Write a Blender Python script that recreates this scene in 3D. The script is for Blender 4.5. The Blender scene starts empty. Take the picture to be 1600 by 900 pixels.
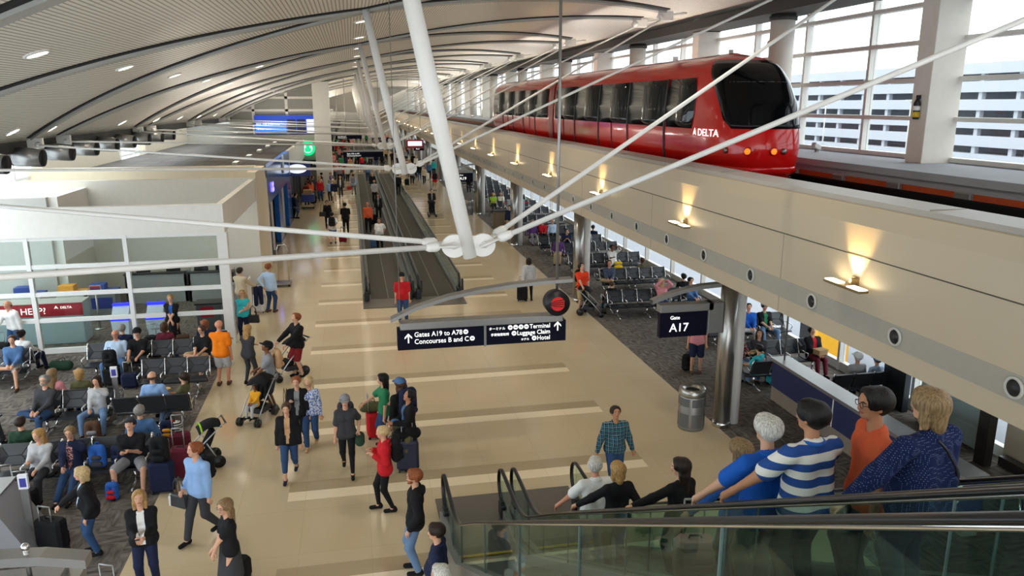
import bpy, math, random
import numpy as np
from mathutils import Vector, Matrix, Euler
R = math.radians
random.seed(7)
SC = bpy.context.scene
COL = SC.collection

# ---------------------------------------------------------------- camera, sky, exposure
cam_d = bpy.data.cameras.new('camera'); cam = bpy.data.objects.new('camera', cam_d); COL.objects.link(cam)
cam_d.sensor_width = 36.0; cam_d.lens = 27.0; cam_d.clip_end = 1500; cam_d.clip_start = 0.05
cam.location = (0, 0, 7.5)
PSI, PHI = R(11.5858), R(13.4957)
cam.rotation_euler = (R(90) - PHI, 0, -PSI)
SC.camera = cam
SC.view_settings.view_transform = 'Standard'; SC.view_settings.look = 'None'
SC.view_settings.gamma = 1.0; SC.view_settings.use_curve_mapping = False
SC.view_settings.exposure = 0.85
w = bpy.data.worlds.new('overcast_sky'); SC.world = w; w.use_nodes = True
nt = w.node_tree; bg = nt.nodes['Background']
tc = nt.nodes.new('ShaderNodeTexCoord'); sx = nt.nodes.new('ShaderNodeSeparateXYZ')
rp = nt.nodes.new('ShaderNodeValToRGB')
nt.links.new(tc.outputs['Generated'], sx.inputs[0]); nt.links.new(sx.outputs['Z'], rp.inputs[0])
rp.color_ramp.elements[0].position = 0.0; rp.color_ramp.elements[0].color = (0.86, 0.92, 1.0, 1)
rp.color_ramp.elements[1].position = 0.35; rp.color_ramp.elements[1].color = (0.93, 0.96, 1.0, 1)
nt.links.new(rp.outputs[0], bg.inputs[0]); bg.inputs[1].default_value = 2.0

# ---------------------------------------------------------------- materials
def lin(c):
    if isinstance(c, str):
        c = tuple(int(c[i:i+2], 16) / 255 for i in (0, 2, 4))
    return tuple((x / 12.92 if x <= 0.04045 else ((x + 0.055) / 1.055) ** 2.4) for x in c) + (1,)
MATS = {}
def nodes(name):
    m = bpy.data.materials.new(name); m.use_nodes = True
    return m, m.node_tree, m.node_tree.nodes['Principled BSDF']
def N(t, kind, **kw):
    n = t.nodes.new(kind)
    for k, v in kw.items():
        if hasattr(n, k): setattr(n, k, v)
        else: n.inputs[k].default_value = v
    return n
def mat(name, c, rough=0.5, metal=0.0, var=0.06, scale=6.0, bump=0.0, spec=0.5, coat=0.0):
    key = (name, c, rough, metal)
    if key in MATS: return MATS[key]
    m, t, b = nodes(name)
    b.inputs['Roughness'].default_value = rough; b.inputs['Metallic'].default_value = metal
    b.inputs['Specular IOR Level'].default_value = spec; b.inputs['Coat Weight'].default_value = coat
    col = lin(c)
    tcn = N(t, 'ShaderNodeTexCoord'); nz = N(t, 'ShaderNodeTexNoise'); nz.inputs['Scale'].default_value = scale
    nz.inputs['Detail'].default_value = 3
    t.links.new(tcn.outputs['Object'], nz.inputs['Vector'])
    mx = N(t, 'ShaderNodeMix', data_type='RGBA')
    mx.inputs[6].default_value = tuple(x * (1 - var) for x in col[:3]) + (1,)
    mx.inputs[7].default_value = tuple(min(1, x * (1 + var)) for x in col[:3]) + (1,)
    t.links.new(nz.outputs['Fac'], mx.inputs[0]); t.links.new(mx.outputs[2], b.inputs['Base Color'])
    if bump:
        bp = N(t, 'ShaderNodeBump'); bp.inputs['Strength'].default_value = bump; bp.inputs['Distance'].default_value = 0.01
        t.links.new(nz.outputs['Fac'], bp.inputs['Height']); t.links.new(bp.outputs[0], b.inputs['Normal'])
    MATS[key] = m
    return m
def fab(c): return mat('fabric_' + str(c), c, 0.85, 0, 0.14, 11, 0.55, 0.25)
def emit(name, c, s):
    if name in MATS: return MATS[name]
    m, t, b = nodes(name)
    b.inputs['Base Color'].default_value = lin(c); b.inputs['Emission Color'].default_value = lin(c)
    b.inputs['Emission Strength'].default_value = s
    MATS[name] = m
    return m
def glass(name, tint, gl=0.9, haze=0.0):
    """thin architectural glass: tinted transparency with Fresnel reflection"""
    if name in MATS: return MATS[name]
    m = bpy.data.materials.new(name); m.use_nodes = True; t = m.node_tree; t.nodes.clear()
    o = N(t, 'ShaderNodeOutputMaterial'); tr = N(t, 'ShaderNodeBsdfTransparent'); tr.inputs[0].default_value = tint + (1,)
    g = N(t, 'ShaderNodeBsdfGlossy'); g.inputs[0].default_value = (gl, gl, gl, 1); g.inputs['Roughness'].default_value = 0.01
    fr = N(t, 'ShaderNodeFresnel'); fr.inputs[0].default_value = 1.5
    mx = N(t, 'ShaderNodeMixShader')
    ge = N(t, 'ShaderNodeNewGeometry')
    t.links.new(math_node(t, 'MULTIPLY', fr.outputs[0], math_node(t, 'SUBTRACT', 1.0, ge.outputs['Backfacing'])), mx.inputs[0]); t.links.new(tr.outputs[0], mx.inputs[1]); t.links.new(g.outputs[0], mx.inputs[2])
    last = mx
    if haze:
        df = N(t, 'ShaderNodeBsdfDiffuse'); df.inputs[0].default_value = (0.75, 0.8, 0.8, 1)
        m2 = N(t, 'ShaderNodeMixShader'); m2.inputs[0].default_value = haze
        t.links.new(mx.outputs[0], m2.inputs[1]); t.links.new(df.outputs[0], m2.inputs[2]); last = m2
    t.links.new(last.outputs[0], o.inputs[0])
    MATS[name] = m
    return m
def math_node(t, op, a, b=None):
    n = N(t, 'ShaderNodeMath', operation=op)
    for i, v in enumerate((a, b)):
        if v is None: continue
        if isinstance(v, (int, float)): n.inputs[i].default_value = v
        else: t.links.new(v, n.inputs[i])
    return n.outputs[0]
def mixc(t, f, a, b):
    n = N(t, 'ShaderNodeMix', data_type='RGBA')
    for i, v in ((0, f), (6, a), (7, b)):
        if isinstance(v, (tuple, float, int)): n.inputs[i].default_value = v
        else: t.links.new(v, n.inputs[i])
    return n.outputs[2]
def band(t, x, lo, hi):
    return math_node(t, 'MULTIPLY', math_node(t, 'GREATER_THAN', x, lo), math_node(t, 'LESS_THAN', x, hi))

def m_floor():
    m, t, b = nodes('terrazzo_tile')
    g = N(t, 'ShaderNodeNewGeometry'); s = N(t, 'ShaderNodeSeparateXYZ'); t.links.new(g.outputs['Position'], s.inputs[0])
    x, y = s.outputs['X'], s.outputs['Y']
    nz = N(t, 'ShaderNodeTexNoise'); nz.inputs['Scale'].default_value = 0.7; nz.inputs['Detail'].default_value = 6
    t.links.new(g.outputs['Position'], nz.inputs['Vector'])
    base = mixc(t, nz.outputs['Fac'], lin('c5b18e'), lin('d3c2a2'))
    # slab shade per 1.5 m tile
    wn = N(t, 'ShaderNodeTexWhiteNoise', noise_dimensions='2D')
    cv = N(t, 'ShaderNodeCombineXYZ')
    t.links.new(math_node(t, 'FLOOR', math_node(t, 'DIVIDE', x, 1.22)), cv.inputs[0]); t.links.new(math_node(t, 'FLOOR', math_node(t, 'DIVIDE', y, 1.525)), cv.inputs[1])
    t.links.new(cv.outputs[0], wn.inputs['Vector'])
    base = mixc(t, math_node(t, 'MULTIPLY', wn.outputs['Value'], 0.12), base, lin('b59f7a'))
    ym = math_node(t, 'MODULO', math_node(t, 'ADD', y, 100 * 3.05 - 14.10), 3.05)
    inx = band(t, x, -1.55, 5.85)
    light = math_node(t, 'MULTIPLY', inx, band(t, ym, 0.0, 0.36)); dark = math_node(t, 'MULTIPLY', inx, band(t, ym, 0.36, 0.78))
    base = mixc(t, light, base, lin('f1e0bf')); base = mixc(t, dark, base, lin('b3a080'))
    gx = math_node(t, 'MODULO', math_node(t, 'ADD', x, 122), 1.22); gy = math_node(t, 'MODULO', math_node(t, 'ADD', y, 152.5), 1.525)
    gr = math_node(t, 'MAXIMUM', math_node(t, 'LESS_THAN', gx, 0.012), math_node(t, 'LESS_THAN', gy, 0.012))
    base = mixc(t, math_node(t, 'MULTIPLY', gr, 0.2), base, lin('8f7d62'))
    t.links.new(base, b.inputs['Base Color'])
    b.inputs['Roughness'].default_value = 0.12; b.inputs['Specular IOR Level'].default_value = 0.5
    return m
def m_carpet():
    m, t, b = nodes('woven_carpet_tile')
    g = N(t, 'ShaderNodeNewGeometry')
    ck = N(t, 'ShaderNodeTexChecker'); ck.inputs['Scale'].default_value = 1 / 0.6
    t.links.new(g.outputs['Position'], ck.inputs['Vector'])
    out = []
    for sc in ((3, 13, 1), (13, 3, 1)):
        mp = N(t, 'ShaderNodeMapping'); mp.inputs['Scale'].default_value = sc
        nz = N(t, 'ShaderNodeTexNoise'); nz.inputs['Scale'].default_value = 1; nz.inputs['Detail'].default_value = 4
        t.links.new(g.outputs['Position'], mp.inputs[0]); t.links.new(mp.outputs[0], nz.inputs['Vector']); out.append(nz.outputs['Fac'])
    f = N(t, 'ShaderNodeMix', data_type='FLOAT')
    t.links.new(ck.outputs['Fac'], f.inputs[0]); t.links.new(out[0], f.inputs[2]); t.links.new(out[1], f.inputs[3])
    r = N(t, 'ShaderNodeValToRGB'); r.color_ramp.elements[0].position = 0.3; r.color_ramp.elements[0].color = lin('47423e')
    r.color_ramp.elements[1].position = 0.72; r.color_ramp.elements[1].color = lin('837b73')
    t.links.new(f.outputs[0], r.inputs[0]); t.links.new(r.outputs[0], b.inputs['Base Color'])
    b.inputs['Roughness'].default_value = 0.95; b.inputs['Specular IOR Level'].default_value = 0.1
    return m
def m_slats():
    m, t, b = nodes('slatted_metal_ceiling')
    g = N(t, 'ShaderNodeNewGeometry'); s = N(t, 'ShaderNodeSeparateXYZ'); t.links.new(g.outputs['Position'], s.inputs[0])
    xm = math_node(t, 'MODULO', math_node(t, 'ADD', s.outputs['X'], 60), 0.09)
    gap = math_node(t, 'LESS_THAN', xm, 0.027)
    ym = math_node(t, 'MODULO', math_node(t, 'ADD', s.outputs['Y'], 60), 3.05)
    joint = math_node(t, 'LESS_THAN', ym, 0.02)
    c = mixc(t, gap, lin('ece6da'), lin('a59c8c'))
    c = mixc(t, math_node(t, 'MULTIPLY', joint, 0.5), c, lin('8d8678'))
    t.links.new(c, b.inputs['Base Color']); b.inputs['Roughness'].default_value = 0.45
    bp = N(t, 'ShaderNodeBump'); bp.inputs['Strength'].default_value = 0.6; bp.inputs['Distance'].default_value = 0.03; bp.invert = True
    t.links.new(gap, bp.inputs['Height']); t.links.new(bp.outputs[0], b.inputs['Normal'])
    return m
def m_pattern(kind, c1, c2, s, c3=None):
    """procedural cloth: stripes, plaid, dots or blotches in object coordinates"""
    key = ('pat', kind, c1, c2, s)
    if key in MATS: return MATS[key]
    m, t, b = nodes(kind + '_cloth')
    tcn = N(t, 'ShaderNodeTexCoord'); sp = N(t, 'ShaderNodeSeparateXYZ'); t.links.new(tcn.outputs['Object'], sp.inputs[0])
    def per(o, w, off=50.0): return math_node(t, 'LESS_THAN', math_node(t, 'MODULO', math_node(t, 'ADD', o, off), s), s * w)
    if kind == 'stripe':
        c = mixc(t, per(sp.outputs['Z'], 0.5), lin(c1), lin(c2))
    elif kind == 'plaid':
        a = math_node(t, 'ADD', per(sp.outputs['Z'], 0.4), per(sp.outputs['X'], 0.4))
        a = math_node(t, 'MULTIPLY', a, 0.5); c = mixc(t, a, lin(c1), lin(c2))
        th = math_node(t, 'MAXIMUM', per(sp.outputs['Z'], 0.12, 50 + s * 0.3), per(sp.outputs['X'], 0.12, 50 + s * 0.3))
        c = mixc(t, math_node(t, 'MULTIPLY', th, 0.6), c, lin(c3 or c2))
    elif kind == 'dots':
        v = N(t, 'ShaderNodeTexVoronoi'); v.inputs['Scale'].default_value = 1 / s; v.inputs['Randomness'].default_value = 0.15
        t.links.new(tcn.outputs['Object'], v.inputs['Vector'])
        c = mixc(t, math_node(t, 'LESS_THAN', v.outputs['Distance'], 0.22), lin(c1), lin(c2))
    else:
        v = N(t, 'ShaderNodeTexNoise'); v.inputs['Scale'].default_value = 1 / s; v.inputs['Detail'].default_value = 1
        t.links.new(tcn.outputs['Object'], v.inputs['Vector'])
        c = mixc(t, math_node(t, 'GREATER_THAN', v.outputs['Fac'], 0.53), lin(c1), lin(c2))
    t.links.new(c, b.inputs['Base Color']); b.inputs['Roughness'].default_value = 0.85; b.inputs['Specular IOR Level'].default_value = 0.2
    MATS[key] = m
    return m

WHITE = mat('white_painted_steel', 'e6e4de', 0.35)
OFFW = mat('off_white_panel', 'e8e5dc', 0.5)
BEIGE = mat('warm_beige_panel', 'b9ab93', 0.42, var=0.03, scale=0.6)
GREYP = mat('pale_grey_paint', 'b9b7b0', 0.45)
CONC = mat('grey_concrete', 'a3a5ab', 0.85, var=0.12, scale=1.5)
STEEL = mat('brushed_steel', 'a9a7a2', 0.28, 0.9)
CHROME = mat('chrome', 'd9d9d9', 0.12, 1.0)
ALU = mat('aluminium', '9b9b99', 0.4, 0.75)
BLACK = mat('black_plastic', '16161a', 0.45)
RUBBER = mat('black_rubber', '0e0e10', 0.35)
DARK = mat('dark_recess', '0b0b0d', 0.8)
VINYL = mat('black_vinyl', '2b2e33', 0.42, var=0.1)
RED = mat('glossy_red_paint', 'c4120f', 0.12, 0.0, 0.02, 1.0, 0, 0.35, 0.25)
SIGNB = mat('sign_navy', '070a20', 0.5, spec=0.15)
NAVYP = mat('navy_panel', '262c55', 0.6)
TEXTW = emit('sign_white_letters', 'f4f6f2', 0.7)

# ---------------------------------------------------------------- mesh helpers
def rotz(a): c, s = math.cos(a), math.sin(a); return Matrix(((c, -s, 0), (s, c, 0), (0, 0, 1)))
class MB:
    def __init__(s): s.v = []; s.f = []; s.m = []; s.sm = []; s.X = None
    def _add(s, vs, fs, mi=0, smooth=False):
        o = len(s.v)
        if s.X is not None: vs = [s.X @ Vector(v) for v in vs]
        s.v += [tuple(v) for v in vs]
        for f in fs: s.f.append(tuple(i + o for i in f)); s.m.append(mi); s.sm.append(smooth)
        return s
    def box(s, lo, hi, mi=0, rot=None, ch=0.0):
        x0, y0, z0 = lo; x1, y1, z1 = hi
        if ch <= 0:
            vs = [(x, y, z) for z in (z0, z1) for x, y in ((x0, y0), (x1, y0), (x1, y1), (x0, y1))]
            fs = [(3, 2, 1, 0), (4, 5, 6, 7), (0, 1, 5, 4), (1, 2, 6, 5), (2, 3, 7, 6), (3, 0, 4, 7)]
        else:
            vs = []; c = min(ch, (x1-x0)/2.01, (y1-y0)/2.01, (z1-z0)/2.01)
            def ring(z, i):
                return [(x0+c+i, y0+i, z), (x1-c-i, y0+i, z), (x1-i, y0+c+i, z), (x1-i, y1-c-i, z), (x1-c-i, y1-i, z), (x0+c+i, y1-i, z), (x0+i, y1-c-i, z), (x0+i, y0+c+i, z)]
            for z, i in ((z0, c*0.6), (z0+c, 0), (z1-c, 0), (z1, c*0.6)): vs += ring(z, i)
            fs = [tuple(range(7, -1, -1)), tuple(range(24, 32))]
            for k in range(3):
                for j in range(8): a, b = k*8+j, k*8+(j+1) % 8; fs.append((a, b, b+8, a+8))
        if rot is not None:
            cx = Vector(((x0+x1)/2, (y0+y1)/2, (z0+z1)/2)); vs = [cx + rot @ (Vector(v)-cx) for v in vs]
        return s._add(vs, fs, mi)
    def tube(s, pts, r, n=8, mi=0, cap=True, flat=1.0, smooth=True):
        pts = [Vector(p) for p in pts]; k = len(pts); rs = r if isinstance(r, (list, tuple)) else [r]*k
        vs = []; fs = []; up0 = None
        for i, p in enumerate(pts):
            d = (pts[min(i+1, k-1)] - pts[max(i-1, 0)])
            d = d.normalized() if d.length > 1e-9 else Vector((0, 0, 1))
            if up0 is None:
                up0 = Vector((0, 0, 1)) if abs(d.z) < 0.9 else Vector((0, 1, 0))
            a = d.cross(up0)
            a = a.normalized() if a.length > 1e-6 else Vector((1, 0, 0)); b = a.cross(d).normalized()
            if abs(d.z) > 0.9 or True: up0 = b
            for j in range(n):
                th = 2*math.pi*j/n + math.pi/n; vs.append(p + a*(rs[i]*math.cos(th)) + b*(rs[i]*flat*math.sin(th)))
        for i in range(k-1):
            for j in range(n): a, b = i*n+j, i*n+(j+1) % n; fs.append((a, b, b+n, a+n))
        if cap: fs += [tuple(range(n-1, -1, -1)), tuple(range((k-1)*n, k*n))]
        return s._add(vs, fs, mi, smooth)
    def cyl(s, p, q, r, r2=None, n=16, mi=0, smooth=True): return s.tube([p, q], [r, r if r2 is None else r2], n, mi, True, 1.0, smooth)
    def lathe(s, c, prof, n=24, mi=0, smooth=True):
        vs = []; fs = []
        for r, z in prof:
            for j in range(n): a = 2*math.pi*j/n; vs.append((c[0]+r*math.cos(a), c[1]+r*math.sin(a), c[2]+z))
        for i in range(len(prof)-1):
            for j in range(n): a, b = i*n+j, i*n+(j+1) % n; fs.append((a, b, b+n, a+n))
        fs += [tuple(range(n-1, -1, -1)), tuple(range((len(prof)-1)*n, len(prof)*n))]
        return s._add(vs, fs, mi, smooth)
    def ball(s, c, r, n=10, mi=0, rot=None):
        r = (r, r, r) if isinstance(r, (int, float)) else r; vs = []; fs = []; k = max(4, n//2+1)
        for i in range(k+1):
            th = math.pi*i/k
            for j in range(n):
                a = 2*math.pi*j/n; v = Vector((r[0]*math.sin(th)*math.cos(a), r[1]*math.sin(th)*math.sin(a), -r[2]*math.cos(th)))
                if rot is not None: v = rot @ v
                vs.append(Vector(c)+v)
        for i in range(k):
            for j in range(n): a, b = i*n+j, i*n+(j+1) % n; fs.append((a, b, b+n, a+n))
        return s._add(vs, fs, mi, True)
    def prism(s, poly, a0, a1, axis='y', mi=0, smooth=False):
        """polygon in the two other axes, extruded along axis from a0 to a1"""
        def P(u, v, w): return {'y': (u, w, v), 'x': (w, u, v), 'z': (u, v, w)}[axis]
        n = len(poly); vs = [P(u, v, a0) for u, v in poly] + [P(u, v, a1) for u, v in poly]
        fs = [tuple(range(n-1, -1, -1)), tuple(range(n, 2*n))] + [(i, (i+1) % n, (i+1) % n+n, i+n) for i in range(n)]
        return s._add(vs, fs, mi, smooth)
    def grid(s, pts, mi=0, smooth=True, closed=False):
        a, b = len(pts), len(pts[0]); fs = []
        for i in range(a-1):
            for j in range(b if closed else b-1): k = (j+1) % b; fs.append((i*b+j, i*b+k, (i+1)*b+k, (i+1)*b+j))
        return s._add([p for r in pts for p in r], fs, mi, smooth)
    def mesh(s, name, mats):
        me = bpy.data.meshes.new(name); me.from_pydata(s.v, [], s.f); me.update()
        for m in (mats if isinstance(mats, (list, tuple)) else [mats]): me.materials.append(m)
        me.polygons.foreach_set('material_index', s.m); me.polygons.foreach_set('use_smooth', s.sm)
        return me
    def build(s, name, mats, parent=None, loc=None, rz=0, bev=0.0, weld=True):
        o = bpy.data.objects.new(name, s.mesh(name, mats)); COL.objects.link(o)
        if parent is not None: o.parent = parent
        if loc is not None: o.location = loc
        if rz: o.rotation_euler = (0, 0, rz)
        if bev:
            bm = o.modifiers.new('bevel', 'BEVEL'); bm.width = bev; bm.segments = 2; bm.limit_method = 'ANGLE'
        return o
def tag(o, label=None, cat=None, group=None, kind=None):
    if label: o['label'] = label
    if cat: o['category'] = cat
    if group: o['group'] = group
    if kind: o['kind'] = kind
    return o
def root(name, label, cat, loc=(0, 0, 0), rz=0.0, group=None):
    o = bpy.data.objects.new(name, None); COL.objects.link(o); o.empty_display_size = 0.2
    o.location = loc; o.rotation_euler = (0, 0, rz)
    return tag(o, label, cat, group)
def S(o): o['kind'] = 'structure'; return o
def dup(src, loc, rz, label=None, group=None, scale=None):
    r = src.copy(); COL.objects.link(r); r.location = loc; r.rotation_euler = (0, 0, rz)
    if label: r['label'] = label
    if group: r['group'] = group
    for ch in src.children:
        c = ch.copy(); COL.objects.link(c); c.parent = r
        for g in ch.children:
            e = g.copy(); COL.objects.link(e); e.parent = c
    return r
def text(body, size, loc, rot, m, parent=None, name='lettering', align='LEFT', ext=0.004, shear=0.0, sx=1.0):
    cu = bpy.data.curves.new(name, 'FONT'); cu.body = body; cu.size = size; cu.extrude = ext; cu.align_x = align; cu.shear = shear
    cu.resolution_u = 3
    tmp = bpy.data.objects.new('tmp', cu); me = bpy.data.meshes.new_from_object(tmp); bpy.data.objects.remove(tmp)
    me.materials.clear(); me.materials.append(m)
    o = bpy.data.objects.new(name, me); COL.objects.link(o); o.location = loc; o.rotation_euler = rot; o.scale = (sx, 1, 1)
    if parent is not None: o.parent = parent
    return o
def light(kind, loc, energy, color=(1, 1, 1), rot=(0, 0, 0), **kw):
    l = bpy.data.lights.new('lamp_light', kind); l.energy = energy; l.color = color
    for k, v in kw.items(): setattr(l, k, v)
    o = bpy.data.objects.new('lamp_light', l); COL.objects.link(o); o.location = loc; o.rotation_euler = rot
    return o

# ================================================================ the building
YA, YB = -6.0, 236.0
BAY = 12.2
COLY = [15.8 + BAY * k for k in range(-1, 18)]       # column lines
HUBY = [9.6 + BAY * k for k in range(0, 18)]         # mid-bay masts
PX = [-10.6, -9.9, -9.7, -7.5, -5.4, -4.5, -2.7, -.8, .5, 1.8, 3.1, 5.9, 7.6, 11, 12.4, 13.6]
PZ = [6.0, 6.38, 6.55, 7.65, 8.37, 8.7, 9.25, 9.7, 9.97, 10.18, 10.34, 10.72, 10.8, 10.7, 10.56, 10.45]
_pc = np.polyfit(PX[1:], PZ[1:], 6)
def roof_z(x): return float(np.polyval(_pc, x)) if x > -9.9 else float(np.interp(x, PX, PZ))

FLOOR, CARPET = m_floor(), m_carpet()
def slab(name, x0, x1, y0, y1, m, z0=-0.3, z1=0.0): return S(MB().box((x0, y0, z0), (x1, y1, z1)).build(name, m))
slab('floor', -4.05, 8.23, YA, YB, FLOOR)
slab('floor', -14.0, -4.05, YA, YB, CARPET); slab('floor', 8.23, 13.6, YA, YB, CARPET)

# vaulted slatted ceiling
xs = np.linspace(-9.95, 13.6, 48)
mb = MB(); mb.grid([[(x, y, roof_z(x)) for x in xs] for y in np.linspace(YA, YB, 12)])
ce = S(mb.build('ceiling', m_slats())); so = ce.modifiers.new('thickness', 'SOLIDIFY'); so.thickness = 0.25; so.offset = 1
S(MB().box((-10.15, YA, 6.05), (-9.9, YB, 6.45)).build('trim_left', mat('dark_eave', '35332f', 0.7)))
S(MB().box((12.3, YA, 10.1), (13.6, YB, 10.42)).build('trim_right', mat('dark_eave', '35332f', 0.7)))

# roof beams: four legs spread from each mast head to the eaves
XL, XC, XR = -9.75, 0.5, 11.0
BEAM = mat('grey_painted_beam', 'aeadA6'.lower(), 0.45)
def beam_pt(x, ym, ye, xe):
    t = (x - XC) / (xe - XC)
    return ym + (ye - ym) * t
ordn = ['nearest', 'second', 'third', 'fourth', 'fifth', 'sixth', 'seventh', 'eighth', 'ninth', 'tenth', 'eleventh', 'twelfth', 'thirteenth']
for k, hy in enumerate(HUBY[:9]):
    for xe in (XL, XR):
        for sgn in (-1, 1):
            ye = hy + sgn * 4.85
            side = 'left' if xe < 0 else 'right'
            lab = 'grey curved roof beam with a black slot, %s mast to the %s %s eave' % (ordn[k], 'far' if sgn > 0 else 'near', side)
            r = root('roof_beam', lab, 'beam', (XC, hy, roof_z(XC)), 0, 'curved roof beams')
            pts = np.linspace(XC, xe, 22)
            for nm, o0, o1, dz, m in (('flange', 0.04, 0.44, 0.10, BEAM), ('slot', -0.26, 0.04, 0.03, DARK)):
                g = MB(); rows = []
                for x in pts:
                    y = beam_pt(x, hy, ye, xe) - hy; z = roof_z(x) - roof_z(XC)
                    rows.append([(x - XC, y + o0, z + .06), (x - XC, y + o0, z - dz), (x - XC, y + o1, z - dz), (x - XC, y + o1, z + .06)])
                g.grid(rows, 0, False, True); g.build(nm, m, r)
            g = MB(); x = xe; y = ye - hy + .2; z = roof_z(x) - roof_z(XC) - .2
            s_ = 1 if xe > 0 else -1
            g.box((x - XC - .25, y - .06, z - .16), (x - XC + .3, y + .06, z + .16), 0, None, .02)
            g.cyl((x - XC - s_ * .18, y - .12, z - .04), (x - XC - s_ * .18, y + .12, z - .04), .09, n=10)
            g.cyl((x - XC, y, z), (x - XC + s_ * .8, y, z + .12), .045, n=8)
            g.build('end_bracket', WHITE, r)

# masts, hubs and tie rods
XH, ZH = 1.4, 5.75
def hub_mesh(nseg):
    g = MB()
    for s_ in (-1, 1):
        cx = s_ * 0.27
        prof = [(cx + .24 * math.cos(a), -.02 + .22 * math.sin(a)) for a in np.linspace(0, 2 * math.pi, nseg, endpoint=False)]
        g.prism(prof, -.035, .035, 'y')
        g.prism([(0, -.17), (cx, -.22), (cx, .18), (0, .15)], -.03, .03, 'y')
        g.cyl((cx + s_ * .02, -.13, 0), (cx + s_ * .02, .13, 0), .062, n=nseg // 2)
        g.cyl((cx + s_ * .02, -.15, 0), (cx + s_ * .02, .15, 0), .04, n=nseg // 2)
    return g
for k, hy in enumerate(HUBY[:13]):
    near = k < 3
    r = root('roof_mast', 'white leaning steel mast with its hub and fan of tie rods, %s from the viewer' % ordn[k], 'mast', (XH, hy, 0), 0, 'white roof masts')
    top = (XC - XH, 0, roof_z(XC) + .02); bot = (0.02, 0, ZH - .17)
    MB().tube([bot, (top[0] * .5, 0, (top[2] + bot[2]) / 2), top], [.088, .107, .10], 24 if near else 10).build('shaft', WHITE, r)
    hub = hub_mesh(28 if near else 10).build('hub_plate', WHITE, r, (0, 0, ZH)); hub.scale = (.68, .75, .68)
    for xe in (XL, XR):
        s_ = -1 if xe < 0 else 1
        for sgn in (-1, 1):
            e = Vector((xe - XH, sgn * 4.85 + .2, roof_z(xe) - .25)); a = Vector((s_ * .20, sgn * .06, ZH)); d = (e - a).normalized()
            rod = MB().tube([a + d * .36, e], [.034, .03], 12 if near else 6).build('tie_rod', WHITE, r)
            g = MB(); side = Vector((0, 1, 0)); q = a + d * .36
            if near:
                for o in (-.045, .045):
                    g.tube([a + side * o * .7 - d * .05, a + side * o * .7 + d * .03, a + side * o * .65 + d * .15, a + side * o * .5 + d * .24], [.06, .072, .04, .045], 12, flat=.35)
                g.tube([a + d * .21, a + d * .25, a + d * .35, a + d * .40], [.045, .065, .058, .038], 14)
            else: g.tube([a, a + d * .18, a + d * .38], [.06, .04, .055], 6)
            g.build('clevis', WHITE, rod)

# ---------------------------------------------------------------- guideway of the indoor train
GX = 7.3
prof = [(GX, 3.90), (GX, 5.30), (GX + .03, 5.75), (GX + .10, 6.02), (GX + .22, 6.09), (8.12, 6.10), (8.12, 5.45), (11.2, 5.45), (11.2, 3.95), (11.2, 3.90)]
S(MB().prism(prof, YA, YB, 'y').build('wall_guideway', BEIGE))
S(MB().prism([(GX + .12, 6.04), (GX + .22, 6.10), (8.13, 6.115), (8.13, 6.04)], YA, YB, 'y').build('trim_coping', mat('pale_grey_coping', 'b3b1ad', .5)))
g = MB().box((GX - .006, YA, 4.18), (GX + .01, YB, 4.50)); S(g.build('trim_guideway', mat('grey_band', '9f9a8f', 0.5)))
S(MB().box((GX - .004, YA, 5.295), (GX + .01, YB, 5.312)).build('trim_seam', mat('shadow_gap', '4a4338', 0.8)))
for k in range(-1, 16):
    y = 12.0 + 6.1 * k
    S(MB().box((GX - .003, y, 3.92), (GX + .01, y + .012, 5.30)).build('trim_joint', mat('panel_joint', '8d8474', 0.8)))
    S(MB().box((GX + .24, y + 3, 6.09), (8.1, y + 3.012, 6.118)).build('trim_joint', mat('panel_joint', '8d8474', 0.8)))
S(MB().box((11.2, YA, 3.9), (13.6, YB, 6.02)).box((11.12, YA, 6.02), (13.6, YB, 6.17)).build('trim_ledge', CONC))
S(MB().box((8.14, YA, 5.45), (11.18, YB, 5.47)).box((8.14, YA, 5.47), (8.3, YB, 5.98)).build('floor_track', DARK))
TRK = mat('dark_track_steel', '26262a', 0.4, 0.5)
for x0, x1, z, nm in ((8.75, 9.15, 5.66, 'running_rail'), (10.2, 10.6, 5.66, 'running_rail')):
    tag(MB().box((x0, YA, 5.47), (x1, YB, z), 0, None, .02).box((x0 - .1, YA, 5.47), (x1 + .1, YB, 5.55)).build(nm, TRK),
        'dark steel running rail on the train guideway, %s' % ('nearer the concourse' if x0 < 9 else 'nearer the windows'), 'rail')
OR = mat('orange_power_rail', 'b4471c', 0.6)
tag(MB().box((10.80, YA, 5.47), (10.94, YB, 5.80), 0, None, .015).box((10.8, YA, 5.8), (10.83, YB, 5.815)).build('guide_rail', mat('black_guide_steel', '141416', .35, .4)), 'black steel guide rail standing proud beside the orange power rail', 'rail')
tag(MB().box((11.05, YA, 5.76), (11.09, YB, 5.89)).build('power_rail', OR), 'orange-brown power rail beneath the concrete ledge beside the train', 'rail')
for k in range(9):
    r = root('rail_bracket', 'grey steel bracket holding the power rail, %s along the guideway' % ordn[k], 'bracket', (11.0, 4.6 + 1.9 * k, 5.62), 0, 'power rail brackets')
    MB().box((-.05, -.2, 0), (.04, .2, .29), 0, None, .015).build('block', ALU, r); MB().box((-.055, -.28, -.15), (.045, .28, .03)).cyl((0, -.24, .03), (0, -.24, .07), .025, n=6).cyl((0, .24, .03), (0, .24, .07), .025, n=6).build('foot_plate', TRK, r)

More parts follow.
